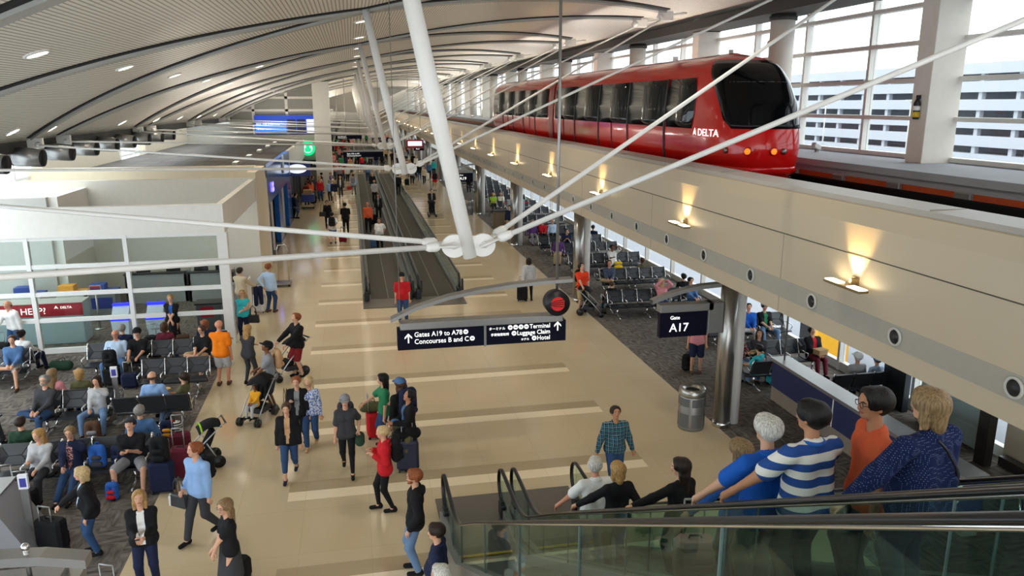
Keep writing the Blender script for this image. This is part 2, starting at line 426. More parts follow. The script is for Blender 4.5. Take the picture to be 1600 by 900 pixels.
# guideway columns
for k, y in enumerate(COLY[:12]):
    r = root('guideway_column', 'brushed steel round column paired with a white post under the guideway, %s' % ('out of view behind the viewer' if k == 0 else ordn[k - 1] + ' along the carpet edge'), 'column', (8.36, y, 0), 0, 'guideway columns')
    MB().lathe((0, 0, 0), [(.20, .12), (.20, 3.9)], 32).build('steel_jacket', STEEL, r)
    MB().lathe((0, 0, 0), [(.22, 0), (.22, .12), (.205, .13)], 32).build('base_collar', CHROME, r)
    MB().lathe((.34, .13, 0), [(.155, 0), (.155, 3.9)], 24).build('white_post', WHITE, r)

# ---------------------------------------------------------------- right window wall
WX = 13.6
GLASS = glass('clear_window_glass', (0.93, 0.96, 0.96), 0.6)
FR = mat('white_window_frame', 'dad7d0', 0.45)
zl = [6.24, 7.15, 8.05, 8.93, 9.8, 10.6]
nwin = 0
for k in range(-2, 60):
    y0 = 15.75 + 3.05 * (k - 1); y1 = y0 + 3.05
    if y1 > 190: break
    nwin += 1; nm = 'window_%d' % nwin
    g = MB().box((WX - .13, y0 - .05, 6.17), (WX + .08, y0 + .05, 10.5))
    for z in zl: g.box((WX - .16, y0, z - .05), (WX + .08, y1, z + .05))
    fr = S(g.build(nm, FR))
    MB().box((WX, y0 + .05, 6.2), (WX + .02, y1 - .05, 10.5)).build('pane', GLASS, fr)
    g = MB().box((WX - .12, y0 - .05, 0), (WX + .08, y0 + .05, 3.9)).box((WX - .08, y0, 0), (WX + .08, y1, .25)).box((WX - .06, y0, 2.6), (WX + .06, y1, 2.66))
    fr = S(g.build(nm + '_lower', FR)); MB().box((WX, y0 + .05, .25), (WX + .02, y1 - .05, 3.9)).build('pane', GLASS, fr)
PIL = mat('pillar_plaster', 'd3cbc0', 0.6)
for k, y in enumerate(COLY[:13]):
    r = root('wall_pillar', 'square white-sided pillar standing in the window wall, %s' % ('beside the viewer' if k == 0 else ordn[k - 1] + ' along the ledge'), 'pillar', (13.1, y - .05, 6.17), 0, 'square window pillars')
    MB().box((-.40, -.27, 0), (.42, .27, 4.45), 0, None, .01).build('casing', PIL, r); MB().box((-.41, -.28, 3.9), (.43, .28, 4.12)).build('cap_band', mat('dark_eave', '35332f', 0.7), r)
    r = root('round_pillar', 'round white pillar before the windows midway between two square pillars, %s' % ordn[k], 'pillar', (12.85, y + 6.35, 6.17), 0, 'round window pillars')
    MB().lathe((0, 0, 0), [(.36, 0), (.36, 3.75)], 28).build('shaft', PIL, r); MB().lathe((0, 0, 3.75), [(.41, 0), (.41, .12), (.36, .12), (.36, .6)], 28).build('capital', mat('dark_eave', '35332f', 0.7), r)

# small fittings on the ledge and pillar
r = root('fire_extinguisher', 'black fire extinguisher with a yellow label on the square pillar', 'fire extinguisher', (12.63, 15.74, 7.15))
MB().lathe((0, 0, 0), [(.06, 0), (.075, .03), (.075, .36), (.04, .44), (.025, .46)], 14).build('cylinder', BLACK, r); MB().lathe((0, 0, .05), [(.077, 0), (.077, .12)], 14).build('label_band', mat('yellow', 'd8b021', .5), r)
MB().lathe((0, 0, .2), [(.077, 0), (.077, .1)], 14).build('white_band', WHITE, r); MB().box((-.03, -.02, .46), (.09, .02, .54)).cyl((.02, 0, .5), (.08, 0, .25), .015).build('valve', BLACK, r)
r = root('floodlight', 'small grey floodlight tilted on the concrete ledge by the windows', 'lamp', (12.9, 19.9, 6.17), R(25))
MB().box((-.06, -.03, 0), (.06, .03, .1)).build('stand', ALU, r); MB().box((-.2, -.07, .08), (.12, .07, .22), 0, Euler((0, R(20), 0)).to_matrix(), .015).build('housing', GREYP, r)
r = root('security_camera', 'white security camera on an arm at the upper windows', 'camera', (13.2, 23.2, 9.35))
MB().cyl((.3, 0, .1), (0, 0, 0), .025).build('arm', WHITE, r); MB().box((-.22, -.06, -.06), (.05, .06, .06), 0, Euler((0, R(15), 0)).to_matrix(), .02).build('housing', WHITE, r)

# ================================================================ outside the windows
APRON = mat('apron_concrete', '8f9298', 0.9, 0, 0.1, .1)
S(MB().box((13.9, -120, -5.2), (400, 420, -5.0)).build('floor_apron', APRON))
g = MB().box((46, -60, -5), (58, 320, -4.9)); tag(S(g.build('floor_grass', mat('grass', '5f7a3c', 0.95, 0, .2, .8))))
# parking garage facing the windows
r = root('parking_garage', 'long pale multi-storey parking garage beyond the airfield', 'building', (104, 60, -5))
GW = mat('garage_concrete', 'b0b3b9', 0.85); GD = mat('garage_shade', '969ca6', 0.9)  # shade in the openings painted as a colour, paled to imitate haze
for k in range(6):
    MB().box((0, -70, 2.4 + 3.0 * k), (40, 240, 4.2 + 3.0 * k)).build('parapet', GW, r)
for k in range(40):
    MB().box((.4, -70 + 7.8 * k, 0), (1.2, -69.2 + 7.8 * k, 17.6)).build('pier', GW, r)
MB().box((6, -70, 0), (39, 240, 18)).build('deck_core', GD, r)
cars = ['8a2f2c', '40464f', 'b9bdc4', '2f4f79', 'd0d2d6']
for k in range(14):
    r = root('car', '%s car parked before the garage, %s of its colour from the right' % (['dark red', 'charcoal', 'silver', 'blue', 'white'][k % 5], ordn[k // 5]), 'car', (102.3, 78 + 13 * k + 3 * math.sin(k * 3), -5), R(90), 'cars by the garage')
    m = mat('car_paint', cars[k % 5], .3)
    MB().prism([(-2.1, .35), (2.1, .35), (2.15, .8), (1.2, .95), (.6, 1.4), (-1.1, 1.42), (-1.9, .95), (-2.15, .85)], -.85, .85).build('body', m, r)
    MB().prism([(-1.6, .95), (1.0, .95), (.55, 1.36), (-1.05, 1.38)], -.87, .87).build('windows', DARK, r)
    for px in (-1.35, 1.35):
        for py in (-.88, .7): MB().cyl((px, py, .34), (px, py + .18, .34), .34, n=12).build('wheel', RUBBER, r)
for k in range(12):
    r = root('light_pole', 'grey apron light pole before the garage, %s from the right' % ordn[k], 'lamp post', (84, 40 + 22 * k, -5), 0, 'apron light poles')
    MB().cyl((0, 0, 0), (0, 0, 13), .16, .1).build('pole', GREYP, r); MB().box((-.9, -.2, 12.8), (.9, .2, 13.1)).build('lamp_head', GREYP, r)
# airfield equipment glimpsed through the low windows
r = root('jet_bridge', 'pale jet bridge with red horizontal stripes outside the low windows', 'jet bridge', (22, 26, -5))
JB = mat('jet_bridge_panel', 'b5b3b8', .6); JR = mat('pink_red_stripe', 'b8434f', .6)
MB().box((0, -14, 3.2), (3, 9, 8)).build('tunnel', JB, r)
for k in range(9): MB().box((-.03, -14, 3.5 + .5 * k), (0, 9, 3.66 + .5 * k)).build('stripe', JR, r)
MB().box((.8, -6, 0), (2.2, -4.6, 3.2)).build('support_leg', GREYP, r)
r = root('baggage_tractor', 'yellow baggage tractor on the apron below the low windows', 'vehicle', (18.2, 25.6, -5.0))
YL = mat('machine_yellow', 'e0a51c', .5)
MB().box((-.9, -1.5, .4), (.9, 1.5, 1.1), 0, None, .1).box((-.8, .2, 1.1), (.8, 1.3, 4.6), 0, None, .1).build('body', YL, r); MB().box((-.85, .3, 3.3), (.85, 1.2, 4.2)).build('cab_glass', DARK, r)
for px in (-.9, .7):
    for py in (-1, 1): MB().cyl((px, py, .4), (px + .2, py, .4), .4, n=14).build('wheel', RUBBER, r)

# ================================================================ lamps of the hall
LAMP = emit('warm_lamp_glow', 'fff1dd', 14.0)
def downlight(x, y, lab, power=60):
    z = roof_z(x); sl = math.atan((roof_z(x + .1) - roof_z(x - .1)) / .2)
    r = root('downlight', lab, 'ceiling light', (x, y, z), 0, 'round ceiling downlights')
    r.rotation_euler = (0, -sl, 0)
    MB().lathe((0, 0, 0), [(.24, .02), (.24, -.03), (.19, -.04), (.18, -.02), (.18, .02)], 20).build('rim', WHITE, r)
    MB().lathe((0, 0, 0), [(.175, -.005), (.175, -.022)], 20).build('lens', LAMP, r)
    if power:
        l = light('SPOT', (x, y, z - .12), power, (1, .9, .76), (0, 0, 0), spot_size=R(120), spot_blend=.6, shadow_soft_size=.2); l.parent = r; l.matrix_parent_inverse = Matrix(); l.location = (0, 0, -.12)
for k in range(13):
    downlight(-5.5 + .012 * k, 15.9 + 5.66 * k, 'round recessed downlight in the middle row of the vault, %s from the left edge' % (ordn[k] if k else 'nearest'), 190 if k % 2 == 0 else 0)
for k, y in enumerate((24.3, 27.2, 30, 35.1, 41, 46.4, 52.2, 58)):
    downlight(-9.3, y, 'round downlight low in the vault beside the left eave, %s of its row' % ordn[k], 0)
for k in range(8):
    downlight(.45, 24.9 + 5.9 * k, 'round downlight at the crown of the vault behind the masts, %s of its row' % ordn[k], 260 if k % 2 == 0 else 0)
downlight(-3.55, 33.9, 'lone downlight between the crown row and the middle row', 160)
for k in range(3):  # unlit vents of the vault, built here as lit downlights
    downlight(4.6, 12 + 12.2 * k, 'vent lit as a downlight above the train side of the vault, %s of three' % ordn[k], 260)

# sconces washing the guideway wall, and the round speakers in its band
FIX = mat('sconce_bronze', '8c7a58', .35, .6)
SL = emit('sconce_lens', 'ffe9bd', 9.0)
ys = [9.95 + 6.1 * k for k in range(20)]
for k, y in enumerate(ys):
    lab = 'lit two-paddle wall sconce on the guideway, %s' % (ordn[k] + ' from the right' if k < 13 else 'a tiny distant one')
    r = root('wall_sconce', lab, 'wall lamp', (GX, y, 4.86), 0, 'guideway wall sconces')
    MB().box((-.10, -.03, -.05), (0, .03, .10)).box((-.02, -.08, -.08), (0, .08, .12)).build('bracket', FIX, r)
    MB().box((-.26, -.44, -.03), (-.08, .44, .01), 0, None, .015).build('arm_tray', FIX, r)
    for s_ in (-1, 1):
        b = sorted((s_ * .12, s_ * .42)); MB().box((-.24, b[0], .008), (-.10, b[1], .022)).build('lens', SL, r)
    if k < 14:
        l = light('SPOT', (0, 0, 0), 150 if k < 8 else 95, (1, .66, .26), (0, R(180 - 20), 0), spot_size=R(68), spot_blend=.7, shadow_soft_size=.04)
        l.parent = r; l.location = (-.13, 0, .03); l.rotation_euler = (0, R(199), 0)
for k in range(24):
    y = 6.95 + 2.02 * k
    if k > 0: pass
    lab = 'round black speaker in a pale ring on the guideway, %s' % (ordn[k] + ' from the right' if k < 13 else 'a small distant one')
    r = root('wall_speaker', lab, 'speaker', (GX - .008, y, 4.34), 0, 'round guideway speakers')
    r.rotation_euler = (0, R(-90), 0)
    MB().lathe((0, 0, 0), [(.10, 0), (.135, 0), (.135, .025), (.105, .03), (.10, .0)], 24).build('ring', GREYP, r)
    MB().lathe((0, 0, 0), [(.10, .004), (.10, .016), (.05, .016), (.045, .028), (.02, .03)], 20).build('cone', BLACK, r)

# ================================================================ the red train
TX, HW, TY0 = 9.64, 1.06, 18.9
def yfront(z):
    return float(np.interp(z, [5.7, 6.1, 6.5, 6.95, 7.5, 8.0, 8.36, 8.6, 8.73], [16.75, 16.5, 16.45, 16.55, 16.75, 17.15, 17.6, 18.1, 18.8]))
def half(z):
    return float(np.interp(z, [5.7, 5.9, 6.3, 6.8, 7.4, 8.15, 8.4, 8.58, 8.68, 8.75], [.9, .99, 1.04, 1.06, 1.04, .97, .89, .7, .45, .1]))
def nose(th, z, off=0.0):
    """th 0..pi from concourse side round the front to the window side"""
    n = 0.62; c, s_ = math.cos(th), math.sin(th)
    w = half(z) + off; L = TY0 - yfront(z) + off
    return (TX - w * math.copysign(abs(c) ** n, c), TY0 - L * abs(s_) ** n, z)
def zrow(a, b, n): return np.linspace(a, b, n)
TR = root('people_mover_train', 'glossy red indoor people mover train with black windows on the guideway', 'train', (0, 0, 0))
ths = np.linspace(0, math.pi, 41)
zs = list(zrow(5.7, 8.36, 18)) + [8.45, 8.53, 8.59, 8.64, 8.69, 8.73, 8.75]
MB().grid([[nose(t, z) for t in ths] for z in zs]).build('nose', RED, TR)
def car(y0, y1, rear=False):
    sec = [(s_ * half(z), z) for s_ in (-1,) for z in zs] + [(half(z), z) for z in reversed(zs)]
    g = MB(); rows = []
    for y in [y0, y1] if not rear else [y0, y1 - 1.6, y1 - 1.0, y1 - .5, y1 - .15, y1]:
        k = 1.0
        if rear and y > y1 - 1.6: u = (y - (y1 - 1.6)) / 1.6; k = math.sqrt(max(0.0, 1 - .45 * u ** 3))
        rows.append([(TX + x * k, y, 5.7 + (z - 5.7) * (1 - (1 - k) * .55)) for x, z in sec])
    g.grid(rows, 0, True, True); g._add(rows[-1], [tuple(range(len(sec)))], 0)
    return g
car(TY0, 33.0).build('car_body', RED, TR)
car(33.7, 48.6, True).build('car_body', RED, TR)
g = MB(); sec = [(-(half(z) + .03), z) for z in zs] + [(half(z) + .03, z) for z in reversed(zs)]
g.grid([[(TX + x, y, z) for x, z in sec] for y in (32.98, 33.72)], 0, True, True); g.build('gangway_ring', mat('dull_red_gangway', '8e1412', .4), TR)
TGL = mat('dark_train_glass', '101316', .06, 0, .02, 1, 0, .55)
def sidepatch(name, y0, y1, za, zb, m, off=.012, side=-1, r0=0.0):
    g = MB(); rows = []
    n = 8
    for i, z in enumerate(np.linspace(za, zb, n)):
        e = r0 * (1 - min(1, min(i, n - 1 - i) / 2.0))
        rows.append([(TX + side * (half(z) + off), y, z) for y in np.linspace(y0 + e, y1 - e, 3)])
    g.grid(rows)
    o = g.build(name, m, TR); md = o.modifiers.new('thickness', 'SOLIDIFY'); md.thickness = .02; md.offset = 0
    return o
for side in (-1, 1):
    for y0, y1 in ((18.75, 20.6), (20.7, 23.6), (23.7, 26.6), (26.7, 29.6), (29.7, 32.7), (34.0, 36.4), (36.5, 39.0), (39.1, 41.6), (41.7, 44.4), (44.5, 47.2)):
        sidepatch('side_window', y0, y1, 6.88, 8.14, TGL, .012, side, .12 if y0 < 19 else 0)
    for y in (20.65, 23.65, 26.65, 29.65, 36.45, 39.05, 41.65, 44.45): sidepatch('door_seam', y - .045, y + .045, 5.85, 8.16, BLACK, .016, side)
    for y in (25.2, 31.3, 37.6, 43.0): sidepatch('thin_seam', y - .012, y + .012, 5.85, 6.88, BLACK, .012, side)
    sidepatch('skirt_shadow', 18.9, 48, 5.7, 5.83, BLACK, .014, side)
# wrap-around windscreen
g = MB(); rows = []
for i, v in enumerate(np.linspace(0, 1, 17)):
    z = 6.93 + v * 1.60
    inset = .30 + .33 * (1 - v) ** 1.3 + (.10 * max(0, (v - .8) / .2) ** 2) + (.12 * max(0, (.12 - v) / .12))
    rows.append([nose(t, z, .014) for t in np.linspace(inset, math.pi - inset, 25)])
g.grid(rows); ws = g.build('windscreen', mat('black_windscreen', '07080b', .1, 0, .02, 1, 0, .18), TR); md = ws.modifiers.new('thickness', 'SOLIDIFY'); md.thickness = .02; md.offset = 0
g = MB(); g.grid([[nose(t, z, .02) for t in np.linspace(.5, math.pi - .5, 20)] for z in (8.0, 8.018)]); g.build('visor_line', mat('grey_line', '6b6f75', .4), ws)
g = MB(); g.grid([[nose(t, z, o_) for t in ths] for z, o_ in ((5.84, .0), (5.86, .05), (5.98, .06), (6.04, .0))]); g.build('bumper', RED, TR)
HLO = emit('orange_red_lamp', 'ff3a0a', 4.0); HLC = mat('clear_lamp', '8b8580', .1, .6)
for x, m, rr in ((9.0, HLO, .07), (9.56, HLO, .07), (8.72, HLC, .055), (9.82, HLC, .055)):
    th = math.acos(max(-1, min(1, math.copysign(abs((TX - x) / half(6.42)) ** (1 / .62), TX - x)))); p = Vector(nose(th, 6.42, .0))
    q = Vector(nose(th + .02, 6.42)); t_ = (q - p).normalized(); nrm = Vector((t_.y, -t_.x, 0)); nrm = nrm if nrm.y < 0 else -nrm
    o = MB().cyl(p - nrm * .02, p + nrm * .025, rr * 1.35, n=20).build('lamp_bezel', mat('dark_red_bezel', '6d0c0a', .3), TR)
    MB().cyl(p + nrm * .02, p + nrm * .035, rr, n=20).build('lamp', m, o)
MB().box((8.85, TY0 - 1.5, 5.68), (10.65, 48, 5.74)).build('underframe', BLACK, TR)
MB().cyl((9.4, 22, 8.7), (9.4, 22, 8.84), .08, n=10).build('roof_knob', WHITE, TR); MB().cyl((9.6, 18.95, 8.72), (9.6, 18.95, 8.84), .06, n=10).build('roof_knob', GREYP, TR)
# airline name on the nose cheek, lettered along the curved side
def nose_text(body, size, y0, z0, m):
    o = text(body, size, (0, 0, 0), (0, 0, 0), m, TR, 'lettering')
    for v in o.data.vertices:
        y = y0 - v.co.x * 1.35; z = z0 + v.co.y; L = TY0 - yfront(z)
        if y >= TY0: x = TX - half(z)
        else: u = min(1, (TY0 - y) / L); x = TX - half(z) * (max(0, 1 - u ** (2 / .62))) ** .31
        v.co = (x - .016 - v.co.z, y, z)
    return o
nose_text('DELTA', .25, 18.45, 6.72, TEXTW)
o = MB()
for a, b in (((0, .19), (-.085, 0)), ((0, .19), (.085, 0))):
    o.prism([(0, .20), (b[0], .0), (0, .055)], 0, .006, 'x')
o = o.build('emblem', TEXTW, TR, (TX - half(6.75) - .02, 18.62, 6.72)); o.scale = (1, 1.1, .95)

# ================================================================ shops and help desk on the left
FY = 25.0
S(MB().box((-14, FY - .12, 3.62), (-4.0, FY + .12, 4.5)).build('wall_fascia', OFFW))
S(MB().box((-4.2, FY + .12, 3.62), (-4.0, 33.0, 4.5)).build('wall_fascia', OFFW))
S(MB().box((-14, 33.0, 0), (-3.95, 33.25, 4.55)).build('wall_back', mat('pale_office_wall', 'dcd6ca', .7)))
S(MB().box((-4.35, 33.25, 0), (-3.95, 37.3, 4.75)).box((-14, 36.9, 4.2), (-3.95, 37.3, 4.75)).build('wall_tan', mat('cream_wall', 'd8cbb0', .6)))
S(MB().box((-4.25, FY - .12, 0), (-3.95, FY + .18, 3.62)).build('wall_post', WHITE))
mull = [-4.15, -6.92, -9.65, -12.4]
FRW = mat('white_glazing_bar', 'e8e7e3', .4)
bars = S(MB().box((-14, FY - .06, 0), (-4.2, FY + .06, .16)).build('window_glazing', FRW))
g = MB()
for x in mull[1:]: g.box((x - .06, FY - .08, .1), (x + .06, FY + .08, 3.62))
for z in (1.05, 1.87, 2.72, 3.58): g.box((-14, FY - .06, z - .06), (-4.2, FY + .06, z + .06))
g.build('glazing_bar', FRW, bars)
HG = glass('office_glass', (0.9, 0.95, 0.93), 0.75)
for a, b in zip(mull[:-1], mull[1:]): MB().box((b + .06, FY - .01, .16), (a - .06, FY + .01, 3.55)).build('pane', HG, bars)
MB().box((-14, FY - .01, .16), (-12.46, FY + .01, 3.55)).build('pane', HG, bars)
# stone-grey inner room
S(MB().box((-14, 29.6, 0), (-10.6, 29.8, 4.3)).build('wall_inner', GREYP)); 
S(MB().box((-10.6, 29.8, 0), (-10.3, 33, 4.3)).build('wall_inner', OFFW))
# help counter
r = root('help_counter', 'grey-blue help counter with a red band reading NEED HELP? behind the glass', 'counter', (-8.7, 26.0, 0))
PALE = mat('pale_blue_grey_panel', 'a9b9bd', .4); DR = mat('airline_red', 'b3122a', .4)
MB().box((-4.6, 0, 0), (0, .7, 1.30), 0, None, .02).build('body', PALE, r); MB().box((-4.62, -.02, 1.30), (.02, .72, 1.35)).build('worktop', GREYP, r)
MB().box((-4.6, -.03, .93), (.02, 0, 1.34)).build('red_band', DR, r)
text('NEED HELP?', .29, (-2.6, -.034, 1.02), (R(90), 0, 0), TEXTW, r); text('DELTA', .11, (-.62, -.034, 1.17), (R(90), 0, 0), TEXTW, r)
MB().prism([(-.74, 1.27), (-.80, 1.17), (-.74, 1.195), (-.68, 1.17)], -.04, -.03).build('emblem', TEXTW, r)
def kiosk(x, y, lab):
    r = root('check_in_kiosk', lab, 'kiosk', (x, y, 0), 0, 'white check-in kiosks'); r.scale = (.9, .9, .82)
    MB().prism([(-.24, 0), (.24, 0), (.30, .95), (-.30, .95)], -.18, .18).build('pedestal', mat('kiosk_white', 'dfe6f2', .35), r)
    MB().prism([(-.18, .97), (.2, .97), (.32, 1.45), (.27, 1.47)], -.28, .28, 'x').build('screen_head', mat('kiosk_white', 'dfe6f2', .35), r)
    MB().box((-.3, .18, 1.40), (.3, .34, 1.50), 0, None, .02).build('blue_top', emit('blue_glow', '2526e0', 1.1), r); MB().box((-.3, -.19, .90), (.3, .2, .97), 0, None, .01).build('blue_trim', emit('blue_glow', '2526e0', 1.1), r)
    MB().box((-.14, -.215, .5), (.14, -.17, .56)).box((-.1, -.205, .68), (.1, -.16, .70)).build('printer_slot', GREYP, r)
kiosk(-7.55, 25.85, 'white check-in kiosk with blue top left of the glazing bar'); kiosk(-6.5, 25.8, 'white check-in kiosk with blue top nearer the woman in the blue scarf')
def desk(x, y, wd, lab, mon=2):
    r = root('service_desk', lab, 'desk', (x, y, 0))
    MB().box((0, 0, 0), (wd, .08, 1.12)).box((0, 0, 0), (.08, 1, 1.1)).box((wd - .08, 0, 0), (wd, 1, 1.1)).build('front_panel', mat('desk_grey', '9a9c9c', .4), r)
    MB().box((-.03, -.05, 1.12), (wd + .03, .3, 1.16)).box((0, .3, .74), (wd, 1, .78)).build('worktop', BLACK, r); MB().box((0, -.012, .55), (wd, 0, .62)).build('kick_band', BLACK, r)
    for k in range(mon):
        mx = wd * (k + .5) / mon
        o = tag(MB().box((-.26, -.03, .18), (.26, .03, .52), 0, None, .01).box((-.03, -.02, .02), (.03, .02, .2)).box((-.12, -.1, 0), (.12, .1, .02)).build('monitor', BLACK, None, (x + mx, y + .55, .785)),
            'black monitor at the %s end of the %s' % (('left', 'right')[k], lab.split(' desk')[0] + ' desk'), 'monitor')
desk(-8.75, 31.0, 2.2, 'long grey service desk at the back of the office'); desk(-6.45, 30.9, 1.6, 'short grey service desk beside the corner post')
r = root('ticket_podium', 'grey ticket podium with a red card inside the corner glass', 'podium', (-4.9, 26.3, 0))
MB().box((-.4, -.25, 0), (.4, .3, 1.05), 0, None, .02).build('body', mat('podium_grey', '5c5f64', .4), r); MB().box((-.44, -.3, 1.05), (.44, .34, 1.1)).build('worktop', BLACK, r); MB().box((-.28, -.27, .62), (.16, -.25, .98)).build('red_card', DR, r)
r = root('agent_podium', 'grey agent podium with a white edge behind the corner post', 'podium', (-4.55, 29.3, 0))
MB().box((-.1, -.5, 0), (.5, .5, 1.1), 0, None, .02).build('body', mat('podium_grey2', '8e8f90', .4), r); MB().box((.5, -.52, 0), (.54, .52, 1.14)).build('white_edge', WHITE, r); MB().box((-.02, -.2, 1.1), (.06, .25, 1.48)).build('screen', BLACK, r)
def stanchion(x, y, lab, h=1.2, red=True):
    r = root('sign_stand', lab, 'sign', (x, y, 0))
    MB().lathe((0, 0, 0), [(.17, 0), (.17, .02), (.03, .05)], 18).build('base', STEEL, r); MB().cyl((0, 0, .03), (0, 0, h), .03, n=10).build('pole', STEEL, r)
    MB().box((-.18, -.02, h), (.18, .02, h + .32)).build('frame', GREYP, r); MB().box((-.16, -.025, h + .02), (.16, -.02, h + .22)).build('blue_card', mat('card_blue', '1c2f7c', .4), r); MB().box((-.16, -.025, h + .22), (.16, -.02, h + .3)).build('red_strip', DR, r)
stanchion(-8.75, 27.6, 'small blue and red sign on a steel stand behind the office glass')
for k, (x, c) in enumerate(((-9.9, 'e8a33a'), (-11.3, '2b4a9c'), (-8.9, '2b4a9c'))):
    r = root('display_stand', '%s display stand far back in the glazed office' % ('white and orange', 'blue', 'dark')[k], 'stand', (x, 28.9, 0))
    MB().box((-.45, -.3, 0), (.45, .3, 1.0), 0, None, .02).build('cabinet', (WHITE, WHITE, ALU)[k], r); MB().box((-.35, -.31, .45), (.35, -.3, .85)).build('blue_panel', mat('card_blue', '1c2f7c', .4), r); MB().box((-.48, -.33, 1.0), (.48, .33, 1.08)).box((-.4, -.2, 1.08), (.1, .2, 1.3)).build('top', mat('stand_top' + c, c, .5), r)
# left outer window wall
g = MB()
for k in range(16):
    y = 26 + 3.05 * k; g.box((-13.9, y - .08, 0), (-13.6, y + .08, 6.4))
for z in (2.2, 4.4): g.box((-13.85, -6, z - .06), (-13.7, 73, z + .06))
fr = S(g.build('window_outer', FRW)); MB().box((-13.8, -6, 0), (-13.78, 73, 6.4)).build('pane', GLASS, fr)
S(MB().box((-14.0, 38, 0), (-13.55, 50, 6.4)).box((-14.0, 56, 0), (-13.55, 70, 6.4)).build('wall_left', mat('tan_wall', 'c9bda6', .7)))
S(MB().box((-14, YA, 6.8), (-9.9, 120, 6.84)).build('window_added_skylight', GLASS))  # unseen glazing added so sky light brightens the left side
# air ducts under the eave
for k in range(9):
    r = root('air_duct', 'grey round air nozzle hanging under the left eave, %s from the left' % ordn[k], 'duct', (-9.75, 23.4 + 2.6 * k, 5.95), 0, 'eave air nozzles')
    MB().cyl((-.9, .25, .3), (-.2, 0, 0), .34, .3, 14).cyl((-.2, 0, 0), (.55, -.1, -.05), .3, .27, 14).build('duct_body', ALU, r); MB().cyl((.54, -.1, -.05), (.6, -.1, -.055), .25, n=14).build('nozzle_mouth', DARK, r)
# shop block: tiled top, blue front, dark front
TOP = mat('dark_roof_tile', '4a4238', .7, 0, .35, 1.2)
m, t, b = nodes('tile_top'); bt = N(t, 'ShaderNodeTexBrick'); bt.offset = 0; g_ = N(t, 'ShaderNodeNewGeometry'); t.links.new(g_.outputs['Position'], bt.inputs['Vector'])
for i, v in (('Color1', '5a5148'), ('Color2', '3c3630'), ('Mortar', '1c1917')): bt.inputs[i].default_value = lin(v)
bt.inputs['Scale'].default_value = 1; bt.inputs['Brick Width'].default_value = 1.2; bt.inputs['Row Height'].default_value = 1.2; bt.inputs['Mortar Size'].default_value = .03
t.links.new(bt.outputs[0], b.inputs['Base Color']); b.inputs['Roughness'].default_value = .7
S(MB().box((-13.5, 37.3, 4.1), (-4.4, 69.6, 4.25)).build('ceiling_shop', m))
BL = mat('blue_gloss_tile', '1f5fae', .15, 0, .35, 1.3)
r = root('shop_front', 'glossy blue tiled shop front with a small purple neon sign', 'shop front', (-4.1, 37.3, 0))
MB().box((-.25, 0, 2.75), (.02, 15.2, 4.5)).box((-.25, 0, 0), (.02, 1.6, 2.75)).box((-.25, 6.6, 0), (.02, 8.4, 2.75)).box((-.25, 12.6, 0), (.02, 15.2, 2.75)).build('tiled_wall', BL, r)
MB().box((-3, 1.6, 0), (-.3, 12.6, 2.75)).build('dark_interior', mat('shop_interior', '3a2d22', .8), r)
for y in (2.6, 4.2, 9.6, 11): MB().box((-.2, y, 0), (-.1, y + .1, 2.75)).build('door_post', WHITE, r)
g = MB()
for k, (dy, dz) in enumerate(((0, 0), (.22, .05), (.44, 0), (.1, .25), (.32, .27))): g.ball((.06, 3.4 + dy, 3.25 + dz), (.03, .11, .12), 8)
g.build('neon_sign', emit('violet_neon', '6f63ff', 2.5), r)
MB().lathe((0, 0, 0), [(.001, 0), (.55, 0), (.55, .05), (.001, .05)], 24).build('oval_logo', mat('pale_blue_oval', 'c9dcf0', .4), r, (.03, 10.2, 4.05)).rotation_euler = (0, R(90), 0)
S(MB().box((-4.3, 52.5, 3.0), (-4.05, 69.6, 4.5)).build('wall_fascia', OFFW))
r = root('shop_front', 'dark open shop front with slim posts beyond the blue shop', 'shop front', (-4.1, 52.5, 0))
MB().box((-.25, 0, 2.7), (0, 17, 3.0)).box((-.3, 0, 0), (0, .8, 2.7)).build('portal', mat('dark_grey_cladding', '4a4a4c', .4), r); MB().box((-4, .8, 0), (-.4, 17, 2.7)).build('dark_interior', DARK, r)
for y in (3.5, 6.5, 9.5, 13): MB().box((-.3, y, 0), (-.15, y + .25, 2.7)).build('post', mat('dark_grey_cladding', '4a4a4c', .4), r)
r = root('blade_sign', 'navy hanging sign with a pale oval above the dark shop front', 'sign', (-3.6, 52.6, 3.35))
MB().box((-.85, -.06, -.5), (.85, .06, .5), 0, None, .03).build('board', mat('navy_sign', '17276a', .4), r); MB().prism([(.62 * math.cos(a), .3 * math.sin(a)) for a in np.linspace(0, 2 * math.pi, 28, endpoint=False)], -.08, -.06).build('oval', emit('oval_white', 'e4eefc', .5), r)
# coffee bar wall with its round green sign
S(MB().box((-14, 69.6, 0), (-2.35, 70.0, 4.9)).build('wall_coffee', mat('grey_wall', 'b4b0a6', .6)))
r = root('round_sign', 'lit round green and white coffee sign on the grey wall', 'sign', (-3.75, 69.5, 3.75))
MB().cyl((0, 0, 0), (0, -.12, 0), .62, n=32).build('disc', emit('sign_green', '0f9d63', 1.3), r)
g = MB()
for a in np.linspace(0, 2 * math.pi, 16, endpoint=False): pass
g.prism([(.4 * math.cos(a), .4 * math.sin(a)) for a in np.linspace(0, 2 * math.pi, 24, endpoint=False)], -.13, -.12); g.build('white_face', emit('oval_white', 'e4eefc', .9), r)
MB().prism([(-.22, -.3), (.22, -.3), (.28, 0), (.14, .05), (.16, .22), (0, .32), (-.16, .22), (-.14, .05), (-.28, 0)], -.14, -.13).build('green_figure', emit('sign_green', '0f9d63', 1.3), r)
